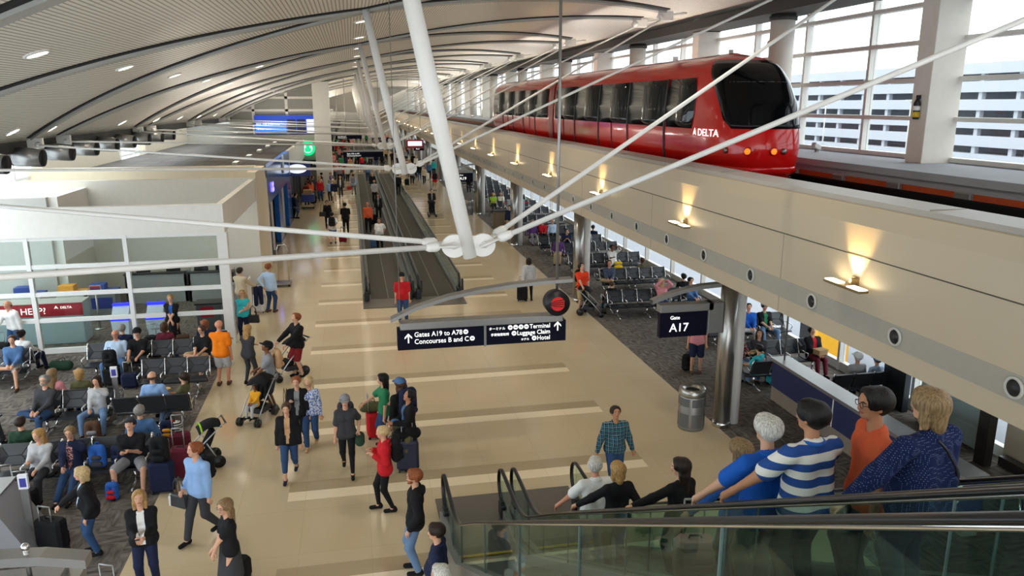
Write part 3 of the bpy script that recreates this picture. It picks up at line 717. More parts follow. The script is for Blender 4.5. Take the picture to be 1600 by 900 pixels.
r = root('round_sign', 'dark round blade sign left of the green coffee sign', 'sign', (-4.95, 69.3, 3.75)); MB().cyl((0, 0, 0), (0, -.1, 0), .5, n=28).build('disc', mat('slate_sign', '5b6068', .5), r); MB().cyl((0, -.1, 0), (0, -.11, 0), .4, n=28).build('face', mat('slate_dark', '3b3f46', .5), r)
r = root('menu_board', 'black menu board below the green coffee sign', 'sign', (-3.5, 69.4, 2.35)); MB().box((-1, -.05, -.4), (1, .05, .4)).build('board', BLACK, r); text('A20', .34, (.1, -.055, .0), (R(90), 0, 0), TEXTW, r)
# tall grey end wall with the blue airline board
EW = mat('grey_cladding', '97968f', .6); 
S(MB().box((-14, 70.0, 4.9), (-2.0, 70.3, 9.6)).build('wall_end', EW))
g = MB()
for z in (5.9, 6.95, 8.0): g.box((-14, 69.94, z - .1), (-2.0, 70.0, z + .1))
for x in (-8.1, -5.35): g.box((x - .12, 69.94, 4.9), (x + .12, 70.0, 9.2))
S(g.build('trim_end', OFFW)); 
S(MB().box((-3.1, 68.6, 0), (-1.75, 70.4, 9.3)).build('wall_pier', OFFW))
S(MB().box((-14, 69.9, 4.3), (-3.1, 70.02, 4.95)).build('window_louvre', mat('dark_louvre', '3d4244', .4)))
r = root('billboard', 'wide blue airline billboard with lit screens on the end wall', 'sign', (-5.5, 69.8, 5.75))
MB().box((-2.55, -.06, -.75), (2.55, .06, .78)).build('panel', emit('billboard_blue', '1a3fa0', .5), r); MB().box((-2.5, -.075, -.7), (.05, -.06, .1)).build('light_blue_panel', emit('billboard_light', '2f74cf', .6), r)
for x0, x1, c in ((.15, .85, '0c1038'), (.95, 1.65, '0c1038'), (1.75, 2.35, 'cfd8f0')): MB().box((x0, -.09, -.7), (x1, -.06, .45)).build('screen', emit('screen' + c, c, .6), r)
text('BEST. FOR EVERYONE', .2, (-2.4, -.085, -.02), (R(90), 0, 0), TEXTW, r); text('Terminal Two A', .17, (-2.4, -.085, -.42), (R(90), 0, 0), TEXTW, r)
# far end of the hall
S(MB().box((-10, 178, 0), (13.6, 178.4, 10.9)).build('wall_far', mat('far_wall_pale', 'd5d0c6', .7)))
S(MB().box((-10, 70.4, 0), (-3.6, 178, 6.4)).build('wall_far_left', mat('far_wall_left', 'cfc9be', .7)))
S(MB().box((-3.6, 96, 3.2), (-2.2, 170, 3.9)).build('trim_far', mat('dark_fascia', '3a3634', .7)))

# ================================================================ escalators
TAN = math.tan(R(30)); YL = 11.1
EGL = glass('escalator_glass', (0.86, 0.95, 0.93), 0.95)
def rail_z(y): return .95 + (max(0, YL - y)) * TAN
def step_z(y): return max(0.0, (YL - y)) * TAN
def smooth_path(pts, r=.9, n=5):
    return pts
def escalator(x0, x1, lab, nm='escalator'):
    r = root(nm, lab, 'escalator', (0, 0, 0))
    ytop = .6
    for x in (x0, x1):
        s_ = -1 if x == x0 else 1
        # handrail: newel loop, level run, bend, incline
        p = []
        for a in np.linspace(-100, 90, 13): p.append((x, 12.72 + .30 * math.cos(R(a)) - .0, .62 + .32 * math.sin(R(a))))
        p += [(x, y, .94) for y in (12.3, 11.9)]
        for y in np.linspace(11.6, 10.5, 8):
            u = (11.6 - y) / 1.1; p.append((x, y, .94 + .5 * u * u * 1.1 * TAN))
        p += [(x, y, rail_z(y) - .008) for y in (9, 7, 5, 3, 1.5, ytop)]
        hr = MB().tube(p, .037, 12, flat=.42).build('handrail', RUBBER, r)
        MB().tube([(q[0], q[1], q[2] - .02) for q in p[13:]], .012, 6).build('rail_track', CHROME, hr)
        # glass panels between rail and deck
        ed = [12.75, 11.6, 10.5] + [8.3, 6.3, 4.4, 2.5] + [ytop]
        for a, b in zip(ed[:-1], ed[1:]):
            a2, b2 = a - .006, b + .006
            def zt(y): return .92 if y >= 11.6 else (rail_z(y) if y <= 10.5 else .92 + .5 * ((11.6 - y) / 1.1) ** 2 * 1.1 * TAN)
            def zb(y): return .22 if y >= 11.6 else step_z(y) + .24 if y <= 10.5 else .22 + .5 * ((11.6 - y) / 1.1) ** 2 * 1.1 * TAN
            yy = np.linspace(a2, b2, 4)
            MB().prism([(y, zb(y)) for y in yy] + [(y, zt(y) - .02) for y in reversed(yy)], x - .006, x + .006, 'x').build('glass_panel', EGL, r)
            if a < 12: MB().prism([(a, zb(a)), (a + .006, zb(a)), (a + .006, zt(a) - .02), (a, zt(a) - .02)], x - .0065, x + .0065, 'x').build('glass_joint', mat('joint_grey', '5d6664', .4), r)
        # newel glass end and side deck
        MB().prism([(12.72, .25)] + [(12.72 + .27 * math.cos(R(q)), .62 + .29 * math.sin(R(q))) for q in np.linspace(-90, 90, 9)], x - .006, x + .006, 'x').build('glass_panel', EGL, r)
        dk = [(12.75, .0), (12.75, .22), (11.5, .22), (10.5, .35 + .24), (ytop, step_z(ytop) + .24), (ytop, step_z(ytop) - .75), (10.2, -.0 if False else 0.02), (10.6, 0)]
        MB().prism(dk, x - (.10 if s_ < 0 else .02), x + (.02 if s_ < 0 else .10), 'x').build('side_deck', ALU, r)
        MB().box((x - .05, 12.55, .04), (x + .05, 12.85, .3), 0, None, .02).build('newel_base', BLACK, r)
    MB().box((x0 - .1, 11.55, .002), (x1 + .1, 13.6, .02)).build('landing_plate', mat('dark_landing_plate', '66615a', .45, .3), r)
    MB().box((x0 + .05, 11.5, .02), (x1 - .05, 11.56, .035)).build('comb', mat('comb_yellow', 'c9a62d', .5), r)
    ST = mat('escalator_step', '6e6e6a', .45, .4)
    k = 0; y = 11.3
    while y > ytop + .2:
        z = max(0.015, step_z(y - .2))
        g = MB().box((x0 + .06, y - .4, z - .22), (x1 - .06, y, z))
        for j in range(8): g.box((x0 + .1 + j * (x1 - x0 - .24) / 8, y - .4, z), (x0 + .1 + j * (x1 - x0 - .24) / 8 + .05, y - .01, z + .008))
        g.build('step', ST, r); y -= .4
    return r
escalator(1.36, 2.42, 'empty up escalator with glass sides nearest the viewer'); escalator(2.66, 3.84, 'down escalator carrying riders to the tiled floor')

# ================================================================ moving walkways
WGL = glass('walkway_glass', (0.66, 0.74, 0.70), 0.7, 0.10)
BELT = mat('dark_belt', '46423b', .7, 0, .08, .5)
def walkway(x0, x1, y0, y1, lab):
    r = root('moving_walkway', lab, 'moving walkway', (0, 0, 0))
    MB().box((x0 + .3, y0 + .4, .01), (x1 - .3, y1, .03)).build('belt', BELT, r); MB().box(((x0 + x1) / 2 - .01, y0 + .4, .03), ((x0 + x1) / 2 + .01, y1, .034)).build('belt_line', ALU, r)
    MB().box((x0 - .01, y0 - 1.0, .003), (x1 + .01, y0 + .4, .024)).build('landing_plate', mat('dark_landing_plate', '66615a', .45, .3), r)
    for x in (x0 + .14, x1 - .14):
        MB().box((x - .14, y0 + .3, .0), (x + .14, y1, .26), 0, None, .03).build('side_deck', mat('walkway_deck', '6f7371', .35, .5), r)
        p = [(x, y0 + .3 - .28 * math.cos(R(a)), .62 + .32 * math.sin(R(a))) for a in np.linspace(-80, 90, 10)] + [(x, y, .94) for y in (y0 + 1, y0 + 20, y1 - .5)]
        hr = MB().tube(p, .05, 8).build('handrail', RUBBER, r)
        MB().box((x - .007, y0 + .3, .26), (x + .007, y1 - .5, .91)).build('glass_panel', WGL, r)
        MB().box((x - .09, y0 - .02, .02), (x + .09, y0 + .42, .42), 0, None, .03).box((x + .09, y0 + .05, .3), (x + .16, y0 + .2, .75)).build('newel_base', BLACK, r)
walkway(.14, 2.11, 29.4, 86.0, 'left moving walkway with glass sides carrying standing passengers'); walkway(2.15, 4.05, 29.4, 86.0, 'right moving walkway with a long empty belt')
S(MB().box((.1, 86.2, 0), (4.1, 88.2, .02)).build('trim_plate', mat('dark_landing_plate', '66615a', .45, .3)))
walkway(.14, 2.11, 100, 150, 'left walkway of the distant second pair of moving walkways'); walkway(2.15, 4.05, 100, 150, 'right walkway of the distant second pair of moving walkways')

# ================================================================ hanging direction sign
r = root('overhead_sign', 'wide navy overhead direction sign hanging across the hall below a curved grey bar', 'sign', (.72, 15.2, 2.6))
MB().box((0, -.10, 0), (1.78, .10, .45)).build('left_board', SIGNB, r); MB().box((1.83, -.10, 0), (3.54, .10, .45)).build('right_board', SIGNB, r); MB().box((1.78, -.11, -.02), (1.83, .11, .47)).build('divider', ALU, r)
MB().box((.06, -.16, .44), (3.46, .16, .58), 0, None, .01).build('top_beam', ALU, r)
p = [(x, 0, z) for x, z in ((-.12, .60), (.4, .83), (1.06, 1.02), (1.7, 1.13), (2.3, 1.20), (3.0, 1.25), (3.68, 1.27))]
g = MB(); g.grid([[(q[0], -.13, q[2]), (q[0], .13, q[2]), (q[0], .13, q[2] + .07), (q[0], -.13, q[2] + .07)] for q in p], 0, False, True); g._add([(p[-1][0], a, p[-1][2] + b) for a, b in ((-.13, 0), (.13, 0), (.13, .07), (-.13, .07))], [(0, 1, 2, 3)]); g._add([(p[0][0], a, p[0][2] + b) for a, b in ((-.13, 0), (.13, 0), (.13, .07), (-.13, .07))], [(3, 2, 1, 0)]); g.build('curved_bar', ALU, r)
MB().cyl((3.36, 0, .55), (3.36, 0, 7.85), .03, n=10).build('hanger_pole', ALU, r); MB().cyl((.07, 0, .55), (.07, 0, 7.5), .009, n=6).build('hanger_wire', ALU, r)
FR_ = (R(90), 0, 0)
def ext(o): xs_ = [v.co.x for v in o.data.vertices]; return o.location.x + min(xs_), o.location.x + max(xs_)
picts = []
for body, z in (('Gates A19 to A78', .27), ('Concourses B and C', .12)):
    o = text(body, .145, (.34, -.105, z), FR_, TEXTW, r, sx=.92); picts.append((.34 + (ext(o)[1] - .34) * .92 + .075, z + .05))
jl = {}
for body, z, n in (('Terminal', .31, 4), ('Luggage Claim', .18, 1), ('Hotel', .05, 1)):
    o = text(body, .135, (3.2, -.105, z), FR_, TEXTW, r, 'lettering', 'RIGHT', sx=.92); x0 = 3.2 - (3.2 - ext(o)[0]) * .92
    for k in range(n): picts.append((x0 - .07 - .115 * k, z + .045))
    jl[body] = x0 - .115 * n - .06
def arrow(x, z, s_):
    g = MB().box((x - s_ * .12, -.112, z - s_), (x + s_ * .12, -.10, z + s_ * .7))
    for q in (-1, 1): g.prism([(x, z + s_), (x + q * s_ * .75, z + s_ * .2), (x + q * s_ * .75, z - s_ * .15), (x, z + s_ * .6)], -.112, -.10)
    g.build('arrow', TEXTW, r)
arrow(.22, .25, .10); arrow(3.36, .33, .10)
for x, z in picts:
    o = MB().cyl((x, -.10, z), (x, -.108, z), .05, n=18).build('pictogram', TEXTW, r); MB().box((x - .028, -.112, z - .01), (x + .028, -.107, z + .01)).build('pictogram_mark', SIGNB, o)
text('ターミナル', .07, (jl['Terminal'], -.105, .32), FR_, TEXTW, r, 'lettering', 'RIGHT'); text('手荷物受取所', .065, (jl['Luggage Claim'], -.105, .19), FR_, TEXTW, r, 'lettering', 'RIGHT'); text('ホテル', .06, (jl['Hotel'], -.105, .06), FR_, TEXTW, r, 'lettering', 'RIGHT')
r = root('logo_drum', 'round black drum sign with a red sweeping emblem on the overhead sign', 'sign', (4.03, 15.05, 3.46))
MB().cyl((0, -.14, 0), (0, .14, 0), .26, n=36).build('drum', BLACK, r)
g = MB()
ring = [(.15 * math.cos(a), .15 * math.sin(a)) for a in np.linspace(R(25), R(335), 30)]
g.prism(ring, -.15, -.142); o = g.build('red_disc', emit('emblem_red', 'c2161b', .15), r)
for k in range(4): MB().tube([(-.21, -.154, -.0), (-.1, -.154, .05 - .03 * k), (.12, -.154, .085 - .05 * k)], .0075, 5).build('sweep_line', BLACK, o)
MB().box((-.03, -.03, -.36), (.03, .03, -.24)).build('mount', ALU, r)

def gate_sign(x, y, z, num, lab, s_=1.0, flip=-1, gate=True):
    r = root('gate_sign', lab, 'sign', (x, y, z))
    MB().box((-1.15, -.07, 0), (.0, .07, .60)).build('board', SIGNB, r); MB().box((-1.17, -.13, .6), (.12, .13, .78), 0, None, .01).box((0, -.13, .05), (.37, .13, .78), 0, None, .01).build('housing', ALU, r)
    p = [(-1.36, .80), (-1.0, .93), (-.6, 1.03), (-.2, 1.10), (.3, 1.13)]
    g = MB(); g.grid([[(q[0], -.1, q[1]), (q[0], .1, q[1]), (q[0], .1, q[1] + .09), (q[0], -.1, q[1] + .09)] for q in p], 0, False, True); g.build('curved_bar', ALU, r)
    MB().cyl((-.9, 0, .75), (-.9, 0, .97), .02, n=8).build('strut', ALU, r)
    if num:
        text(num, .28, (-.92, -.075, .13), FR_, TEXTW, r, ext=.006); text('Gate', .12, (-.91, -.075, .42), FR_, TEXTW, r)
gate_sign(7.8, 15.8, 2.31, 'A17', 'navy Gate A17 sign on the nearest steel column'); 
gate_sign(8.0, 52.4, 2.31, 'A19', 'navy Gate A19 sign glimpsed right of the nearest mast'); gate_sign(8.0, 89, 2.31, 'A21', 'small navy Gate A21 sign far down the hall')
r = root('gate_sign', 'grey topped gate sign in the lower left corner seen from above', 'sign', (-3.05, 7.95, 2.12))
MB().box((-2.4, -.14, .0), (-.13, .14, .42)).build('board', SIGNB, r); MB().box((-2.4, -.26, .42), (-.14, .2, .58), 0, None, .02).box((-.16, -.24, .1), (0, .24, .5)).build('housing', ALU, r)
g = MB(); p = [(-2.4, .70), (-1.6, .77), (-.9, .78), (-.3, .74), (.12, .65)]
g.grid([[(q[0], -.08, q[1]), (q[0], .12, q[1]), (q[0], .12, q[1] + .1), (q[0], -.08, q[1] + .1)] for q in p], 0, False, True); g._add([(p[-1][0], a, p[-1][1] + b) for a, b in ((-.08, 0), (.12, 0), (.12, .1), (-.08, .1))], [(0, 1, 2, 3)]); g.build('curved_bar', ALU, r)
MB().cyl((-.45, 0, .56), (-.45, 0, .90), .025, n=10).ball((-.45, 0, .93), .045).build('hanger_pole', CHROME, r)
MB().lathe((-2.52, 0, -2.12), [(.2, 0), (.2, 4.2)], 24).build('post', STEEL, r)
# distant hanging boards
for x, y, wd, lab in ((1.0, 73, 3.6, 'distant navy direction sign hanging over the walkway end'), (-.4, 112, 3.6, 'farthest navy direction sign over the crowd')):
    r = root('overhead_sign', lab, 'sign', (x - wd / 2, y, 2.7)); MB().box((0, -.08, 0), (wd, .08, .5)).build('board', SIGNB, r); MB().box((0, -.14, .5), (wd, .14, .64)).build('top_beam', ALU, r); text('Gates A26 to A78', .15, (.3, -.085, .28), FR_, TEXTW, r); text('Concourses B and C', .15, (.3, -.085, .1), FR_, TEXTW, r)
    MB().cyl((.3, 0, .6), (.3, 0, 7.1), .03, n=6).cyl((wd - .3, 0, .6), (wd - .3, 0, 7.1), .03, n=6).build('hanger_pole', ALU, r)
r = root('hanging_sign', 'red and white lit sign hanging far down the hall under the guideway', 'sign', (6.6, 84, 3.3)); MB().box((-.9, -.1, -.45), (.9, .1, .45)).build('frame', DR, r); MB().box((-.75, -.11, -.2), (.75, -.1, .3)).build('white_panel', emit('oval_white', 'e4eefc', .9), r); MB().cyl((-.6, 0, .44), (-.6, 0, 7.5), .025, n=6).cyl((.6, 0, .44), (.6, 0, 7.6), .025, n=6).build('hanger_pole', ALU, r)

# ================================================================ litter bins, posts, counters
def bin_(x, y, lab):
    r = root('litter_bin', lab, 'bin', (x, y, 0), 0, 'steel litter bins')
    MB().lathe((0, 0, 0), [(.30, 0), (.31, .05), (.31, .80), (.30, .84)], 32).build('shell', ALU, r)
    MB().lathe((0, 0, 0), [(.15, .90), (.19, .98), (.27, 1.02), (.315, .98), (.32, .86), (.31, .83)], 32).build('lid', STEEL, r); MB().lathe((0, 0, .86), [(.17, 0), (.17, .08)], 24).build('opening', DARK, r)
    PERF = mat('perforated_grey', '6d6f70', .5, .5)
    for z0, z1 in ((.08, .42), (.60, .80)):
        for k in range(6):
            a0 = R(60 * k + 6); pts = [[((.315) * math.cos(a), (.315) * math.sin(a), z) for a in np.linspace(a0, a0 + R(48), 7)] for z in (z0, z1)]
            MB().grid(pts).build('perforated_panel', PERF, r)
bin_(7.6, 15.85, 'perforated steel litter bin beside the nearest steel column'); bin_(7.75, 52.8, 'steel litter bin beside a column below the Gate A19 sign')
r = root('gate_counter', 'long navy fronted gate counter wall with a grey top on the right carpet', 'counter', (0, 0, 0))
gp = [(9.55, 16.1), (9.1, 9.0)]
def wallseg(a, b, z0, z1, th, m, nm, lip=0):
    d = Vector((b[0] - a[0], b[1] - a[1], 0)); L = d.length; d.normalize(); n_ = Vector((d.y, -d.x, 0))
    g = MB(); g._add([Vector((p[0], p[1], z)) + n_ * o for z in (z0, z1) for p, o in ((a, -th / 2), (b, -th / 2), (b, th / 2), (a, th / 2))], [(3, 2, 1, 0), (4, 5, 6, 7), (0, 1, 5, 4), (1, 2, 6, 5), (2, 3, 7, 6), (3, 0, 4, 7)])
    return g.build(nm, m, r)
mid = (10.51, 14.4); TANP = mat('tan_kick_panel', '8d8174', .6)
A, B = (10.55, 17.1), (10.45, 10.4)
for a, b in ((A, mid), (mid, B)): wallseg(a, b, .38, 1.08, .34, NAVYP, 'navy_panel'); wallseg(a, b, 0, .38, .30, TANP, 'base_panel')
wallseg(A, B, 1.08, 1.16, .5, ALU, 'counter_top'); wallseg((mid[0] + .003, mid[1] + .02), (mid[0] - .003, mid[1] - .02), .38, 1.08, .36, WHITE, 'divider_strip')
MB().cyl((10.55, 16.85, 1.16), (10.55, 16.85, 3.9), .022, n=8).build('pole', ALU, r)
r = root('door_jamb', 'dark bronze door frame by the low windows at the right edge', 'door frame', (12.9, 12.8, 0)); MB().box((-.1, -.14, 0), (.1, .14, 3.9)).build('post', mat('dark_bronze', '2d2a26', .4), r); MB().box((.3, -3.4, 0), (.5, -.1, .2)).build('kick_rail', mat('dark_bronze', '2d2a26', .4), r)
r = root('panelled_partition', 'pale teal horizontally panelled partition behind the riders at right', 'partition', (13.3, 13.7, 0)); TE = mat('pale_teal_panel', '9fb6b4', .5)
for k in range(7): MB().box((-.05, -.5, .5 * k + .02), (.05, 1.5, .5 * k + .5)).build('panel', TE, r)
r = root('door_panel', 'dark closed jet bridge door by the low windows', 'door', (13.2, 16.0, 0)); MB().box((-.08, -.4, 0), (.08, .4, 3.3)).build('leaf', mat('dark_door', '1d2227', .4), r); MB().box((-.12, -.45, 3.3), (.12, .45, 3.4)).build('frame', ALU, r)
def post_sign(x, y, lab, h=1.15, lean=0.0):
    r = root('queue_post', lab, 'sign post', (x, y, 0)); MB().lathe((0, 0, 0), [(.16, 0), (.16, .015), (.06, .03)], 18).build('base', ALU, r)
    MB().box((-.06, -.025, .02), (.06, .025, h)).build('post', ALU, r); MB().box((-.075, -.03, h), (.075, .03, h + .26)).build('card', mat('card_white', 'e7e8ef', .4), r); MB().box((-.05, -.034, h + .04), (.05, -.03, h + .2)).build('card_print', mat('card_print', '3f3f9a', .5), r)
post_sign(-5.82, 18.9, 'slim grey sign post standing between the seat rows'); post_sign(-5.72, 13.3, 'slim grey sign post beside the black suitcases at lower left')
r = root('counter_end', 'pale grey counter end panel at the lower left edge', 'counter', (-6.15, 13.2, 0)); MB().prism([(-1.2, 0), (.66, 0), (.10, 1.12), (-1.2, 1.12)], -.4, .55).build('panel', mat('counter_grey', '8b8c90', .5), r); MB().box((-1.25, -.45, 1.12), (.12, .6, 1.16)).build('top', ALU, r)

# ================================================================ uplights added to brighten the vault
def added_uplight(x, y, z, aim, power, lab):
    r = root('added_uplight', lab, 'lamp', (x, y, z), 0, 'added vault uplights')
    rot = Euler((0, aim, 0)).to_matrix()
    MB().box((-.06, -.5, 0), (.06, .5, .06)).build('foot', ALU, r); MB().box((-.14, -.55, .06), (.14, .55, .2), 0, None, .02).build('housing', GREYP, r); MB().box((-.11, -.52, .2), (.11, .52, .205)).build('lens', emit('added_uplight_lens', 'fff0dc', 0.8), r)
    l = light('AREA', (0, 0, .24), power, (1, .93, .82), (0, math.pi + aim, 0), shape='RECTANGLE', size=.3, size_y=1.0); l.parent = r; l.location = (0, 0, .26)
for k in range(11):
    added_uplight(11.75, 28 + 12.2 * k, 6.17, R(-24), 120 if k < 4 else 190, 'added grey fill lamp on the concrete ledge by the train track, %s of the row' % ordn[k])
for k in range(6):
    added_uplight(-6.2, 38.6 + 5.6 * k, 4.25, R(14), 70, 'added grey fill lamp lying on the tiled shop roof, %s of the row' % ordn[k])
for k in range(9):
    added_uplight(-5.0, 74 + 11.5 * k, 6.4, R(18), 420, 'added grey fill lamp on top of the far left wall, %s of the row' % ordn[k])
S(MB().box((13.45, YA, 0), (13.75, 12.85, 3.9)).build('wall_right', mat('tan_wall', 'c9bda6', .7)))
slab('floor_upper', -2.5, 6.0, YA, .58, mat('grey_landing', '8b8880', .6), 5.85, 6.07)

# ================================================================ people: one continuous body grown from a signed-distance skeleton
def surface_nets(prims, vox, cuts=(), k=0.03):
    """prims: (a, b, ra, rb) round cones, unioned smoothly; cuts are subtracted; returns verts, quads"""
    A = np.array([p[0] for p in prims], float); B = np.array([p[1] for p in prims], float)
    rr = np.array([[p[2], p[3]] for p in prims], float); mr = rr.max(1)[:, None]
    lo = np.minimum(A - mr, B - mr).min(0) - 2.5 * vox; hi = np.maximum(A + mr, B + mr).max(0) + 2.5 * vox
    n = np.ceil((hi - lo) / vox).astype(int) + 1
    D = np.full(n, 1.0, np.float32)
    ax = [lo[i] + vox * np.arange(n[i]) for i in range(3)]
    def ev(a, b, ra, rb, pad):
        m = max(ra, rb) + pad
        i0 = np.maximum(0, np.floor((np.minimum(a, b) - m - lo) / vox).astype(int)); i1 = np.minimum(n, np.ceil((np.maximum(a, b) + m - lo) / vox).astype(int) + 1)
        if np.any(i1 <= i0): return None, None
        sl = tuple(slice(i0[i], i1[i]) for i in range(3))
        X, Y, Z = ax[0][sl[0]][:, None, None], ax[1][sl[1]][None, :, None], ax[2][sl[2]][None, None, :]
        d = b - a; L = float(d @ d)
        if L < 1e-10: dist = np.sqrt((X - a[0]) ** 2 + (Y - a[1]) ** 2 + (Z - a[2]) ** 2) - ra
        else:
            t = np.clip(((X - a[0]) * d[0] + (Y - a[1]) * d[1] + (Z - a[2]) * d[2]) / L, 0, 1)
            dist = np.sqrt((X - a[0] - t * d[0]) ** 2 + (Y - a[1] - t * d[1]) ** 2 + (Z - a[2] - t * d[2]) ** 2) - (ra + (rb - ra) * t)
        return sl, dist.astype(np.float32)
    for p in prims:
        sl, dist = ev(np.array(p[0], float), np.array(p[1], float), p[2], p[3], k + 2 * vox)
        if sl is None: continue
        o = D[sl]; h = np.clip(.5 + .5 * (o - dist) / k, 0, 1); D[sl] = o * (1 - h) + dist * h - k * h * (1 - h)
    for p in cuts:
        sl, dist = ev(np.array(p[0], float), np.array(p[1], float), p[2], p[3], 2 * vox)
        if sl is not None: D[sl] = np.maximum(D[sl], -dist)
    D[0] = D[-1] = 1; D[:, 0] = D[:, -1] = 1; D[:, :, 0] = D[:, :, -1] = 1
    ins = D < 0
    c = [ins[i:n[0]-1+i, j:n[1]-1+j, l:n[2]-1+l] for i in (0, 1) for j in (0, 1) for l in (0, 1)]
    s = sum(x.astype(np.int8) for x in c); mix = (s > 0) & (s < 8)
    idx = np.argwhere(mix)
    if len(idx) == 0: return np.zeros((0, 3)), np.zeros((0, 4), int)
    num = np.full(mix.shape, -1, np.int64); num[tuple(idx.T)] = np.arange(len(idx))
    acc = np.zeros((len(idx), 3)); cnt = np.zeros(len(idx))
    corner = np.array([(i, j, l) for i in (0, 1) for j in (0, 1) for l in (0, 1)])
    cv = np.stack([D[tuple((idx + q).T)] for q in corner], 1)
    for e0 in range(8):
        for e1 in range(e0 + 1, 8):
            if np.abs(corner[e0] - corner[e1]).sum() != 1: continue
            v0, v1 = cv[:, e0], cv[:, e1]; m = (v0 < 0) != (v1 < 0)
            t = np.where(m, v0 / np.where(m, v0 - v1, 1), 0)[:, None]
            acc += np.where(m[:, None], corner[e0] + t * (corner[e1] - corner[e0]), 0); cnt += m
    V = (idx + acc / np.maximum(cnt, 1)[:, None]) * vox + lo
    Q = []
    for a in range(3):
        b, d = (a + 1) % 3, (a + 2) % 3
        s0 = [slice(None)] * 3; s1 = [slice(None)] * 3; s0[a] = slice(0, -1); s1[a] = slice(1, None)
        i0, i1 = ins[tuple(s0)], ins[tuple(s1)]
        for flip in (False, True):
            e = np.argwhere((i0 & ~i1) if not flip else (~i0 & i1))
            e = e[(e[:, b] > 0) & (e[:, d] > 0)]
            if len(e) == 0: continue
            def at(db, dd):
                q = e.copy(); q[:, b] -= db; q[:, d] -= dd; return num[tuple(q.T)]
            q = np.stack([at(1, 1), at(0, 1), at(0, 0), at(1, 0)], 1)
            Q.append(q[:, ::-1] if flip else q)
    Q = np.concatenate(Q); Q = Q[(Q >= 0).all(1)]
    return V, Q
def np_mesh(name, V, Q, mats, mi=None):
    me = bpy.data.meshes.new(name); nq = len(Q)
    me.vertices.add(len(V)); me.vertices.foreach_set('co', np.asarray(V, np.float32).ravel())
    me.loops.add(nq * 4); me.loops.foreach_set('vertex_index', np.asarray(Q, np.int32).ravel())
    me.polygons.add(nq); me.polygons.foreach_set('loop_start', np.arange(0, nq * 4, 4, dtype=np.int32))
    for m in mats: me.materials.append(m)
    if mi is not None: me.polygons.foreach_set('material_index', np.asarray(mi, np.int32))
    me.polygons.foreach_set('use_smooth', np.ones(nq, bool)); me.update(calc_edges=True); me.validate()
    return me
def sdf_obj(name, prims, vox, m, parent, cuts=(), k=0.03, extra=None, extra_mats=(), classify=None):
    V, Q = surface_nets(prims, vox, cuts, k)
    mi = classify(V[Q].mean(1)) if (classify is not None and len(Q)) else None
    me = np_mesh(name, V, Q, [m] + list(extra_mats), mi)
    if extra is not None and extra.v:
        import bmesh
        bm = bmesh.new(); bm.from_mesh(me); vs = [bm.verts.new(v) for v in extra.v]
        for f, i, sm in zip(extra.f, extra.m, extra.sm):
            try: q = bm.faces.new([vs[j] for j in f]); q.material_index = i; q.smooth = sm
            except ValueError: pass
        bm.to_mesh(me); bm.free()
    o = bpy.data.objects.new(name, me); COL.objects.link(o); o.parent = parent
    return o

SKIN = {k: mat('skin_' + k, c, .5, 0, .05, 20, .1, .3) for k, c in dict(light='d3a184', fair='dfb39a', tan='b98362', brown='7d5138', red='cf8f74').items()}
def hair_mat(k, c):
    m, t, b = nodes('hair_' + k); tcn = N(t, 'ShaderNodeTexCoord'); mp = N(t, 'ShaderNodeMapping'); mp.inputs['Scale'].default_value = (95, 95, 14)
    nz = N(t, 'ShaderNodeTexNoise'); nz.inputs['Scale'].default_value = 1; nz.inputs['Detail'].default_value = 3
    t.links.new(tcn.outputs['Object'], mp.inputs[0]); t.links.new(mp.outputs[0], nz.inputs['Vector']); col = lin(c)
    r = N(t, 'ShaderNodeValToRGB'); r.color_ramp.elements[0].position = .35; r.color_ramp.elements[1].position = .68
    r.color_ramp.elements[0].color = tuple(x * .5 for x in col[:3]) + (1,); r.color_ramp.elements[1].color = tuple(min(1, x * 1.3) for x in col[:3]) + (1,)
    t.links.new(nz.outputs['Fac'], r.inputs[0]); t.links.new(r.outputs[0], b.inputs['Base Color']); b.inputs['Roughness'].default_value = .5; b.inputs['Specular IOR Level'].default_value = .3
    bp = N(t, 'ShaderNodeBump'); bp.inputs['Strength'].default_value = .6; bp.inputs['Distance'].default_value = .012
    t.links.new(nz.outputs['Fac'], bp.inputs['Height']); t.links.new(bp.outputs[0], b.inputs['Normal'])
    return m
HAIRC = {k: hair_mat(k, c) for k, c in dict(black='15120f', dark='2c1d14', brown='4d321f', ginger='93522a', blonde='b48d56', lightblonde='d2b684', grey='8f8b84', white='cfcbc2', sandy='8f7350').items()}
CC = dict(black='17171a', navy='1c2440', charcoal='3b3c40', grey='85868a', lightgrey='b7b8ba', white='e3e2de', red='bf1e26', orange='f07f12', orangered='e8431c', coral='d9623d', teal='1fa79b', green='2d7d55', lime='9fd22f',
          blue='2d5fae', royal='1a59b8', sky='8fb2e0', paleblue='b9cfe8', steel='4d6f9a', denim='2f4a70', lightdenim='6783a6', maroon='6b2636', pink='dc8f96', khaki='b09a74', tan='c39a72', olive='5d5b3c', brown='5a4030', yellow='e0a32a',
          cream='ded6c4', purple='5c3c78', darkred='7d1f22', darkgreen='26402f', turq='33b7c0', beige='c9b79a')
def cloth(c):
    if c == 'bluestripe': return m_pattern('stripe', 'e6e3da', '2c4f92', .125)
    if c == 'plaid': return m_pattern('plaid', '10202c', '2f6478', .075, '9fb4b5')
    if c == 'redplaid': return m_pattern('plaid', '2a1518', '96242c', .09, 'd8c9c0')
    if c == 'dots': return m_pattern('dots', '141f47', '7f8fb5', .013)
    if c == 'paisley': return m_pattern('blotch', 'c6cfe4', '4a63a5', .03)
    if c == 'navyplaid': return m_pattern('plaid', '2a3348', '4d5b75', .06, '8a93a8')
    if c == 'printed': return m_pattern('blotch', '3b2c3b', 'c78f80', .025)
    return fab(CC[c])
def V3(*a): return np.array(a, float)
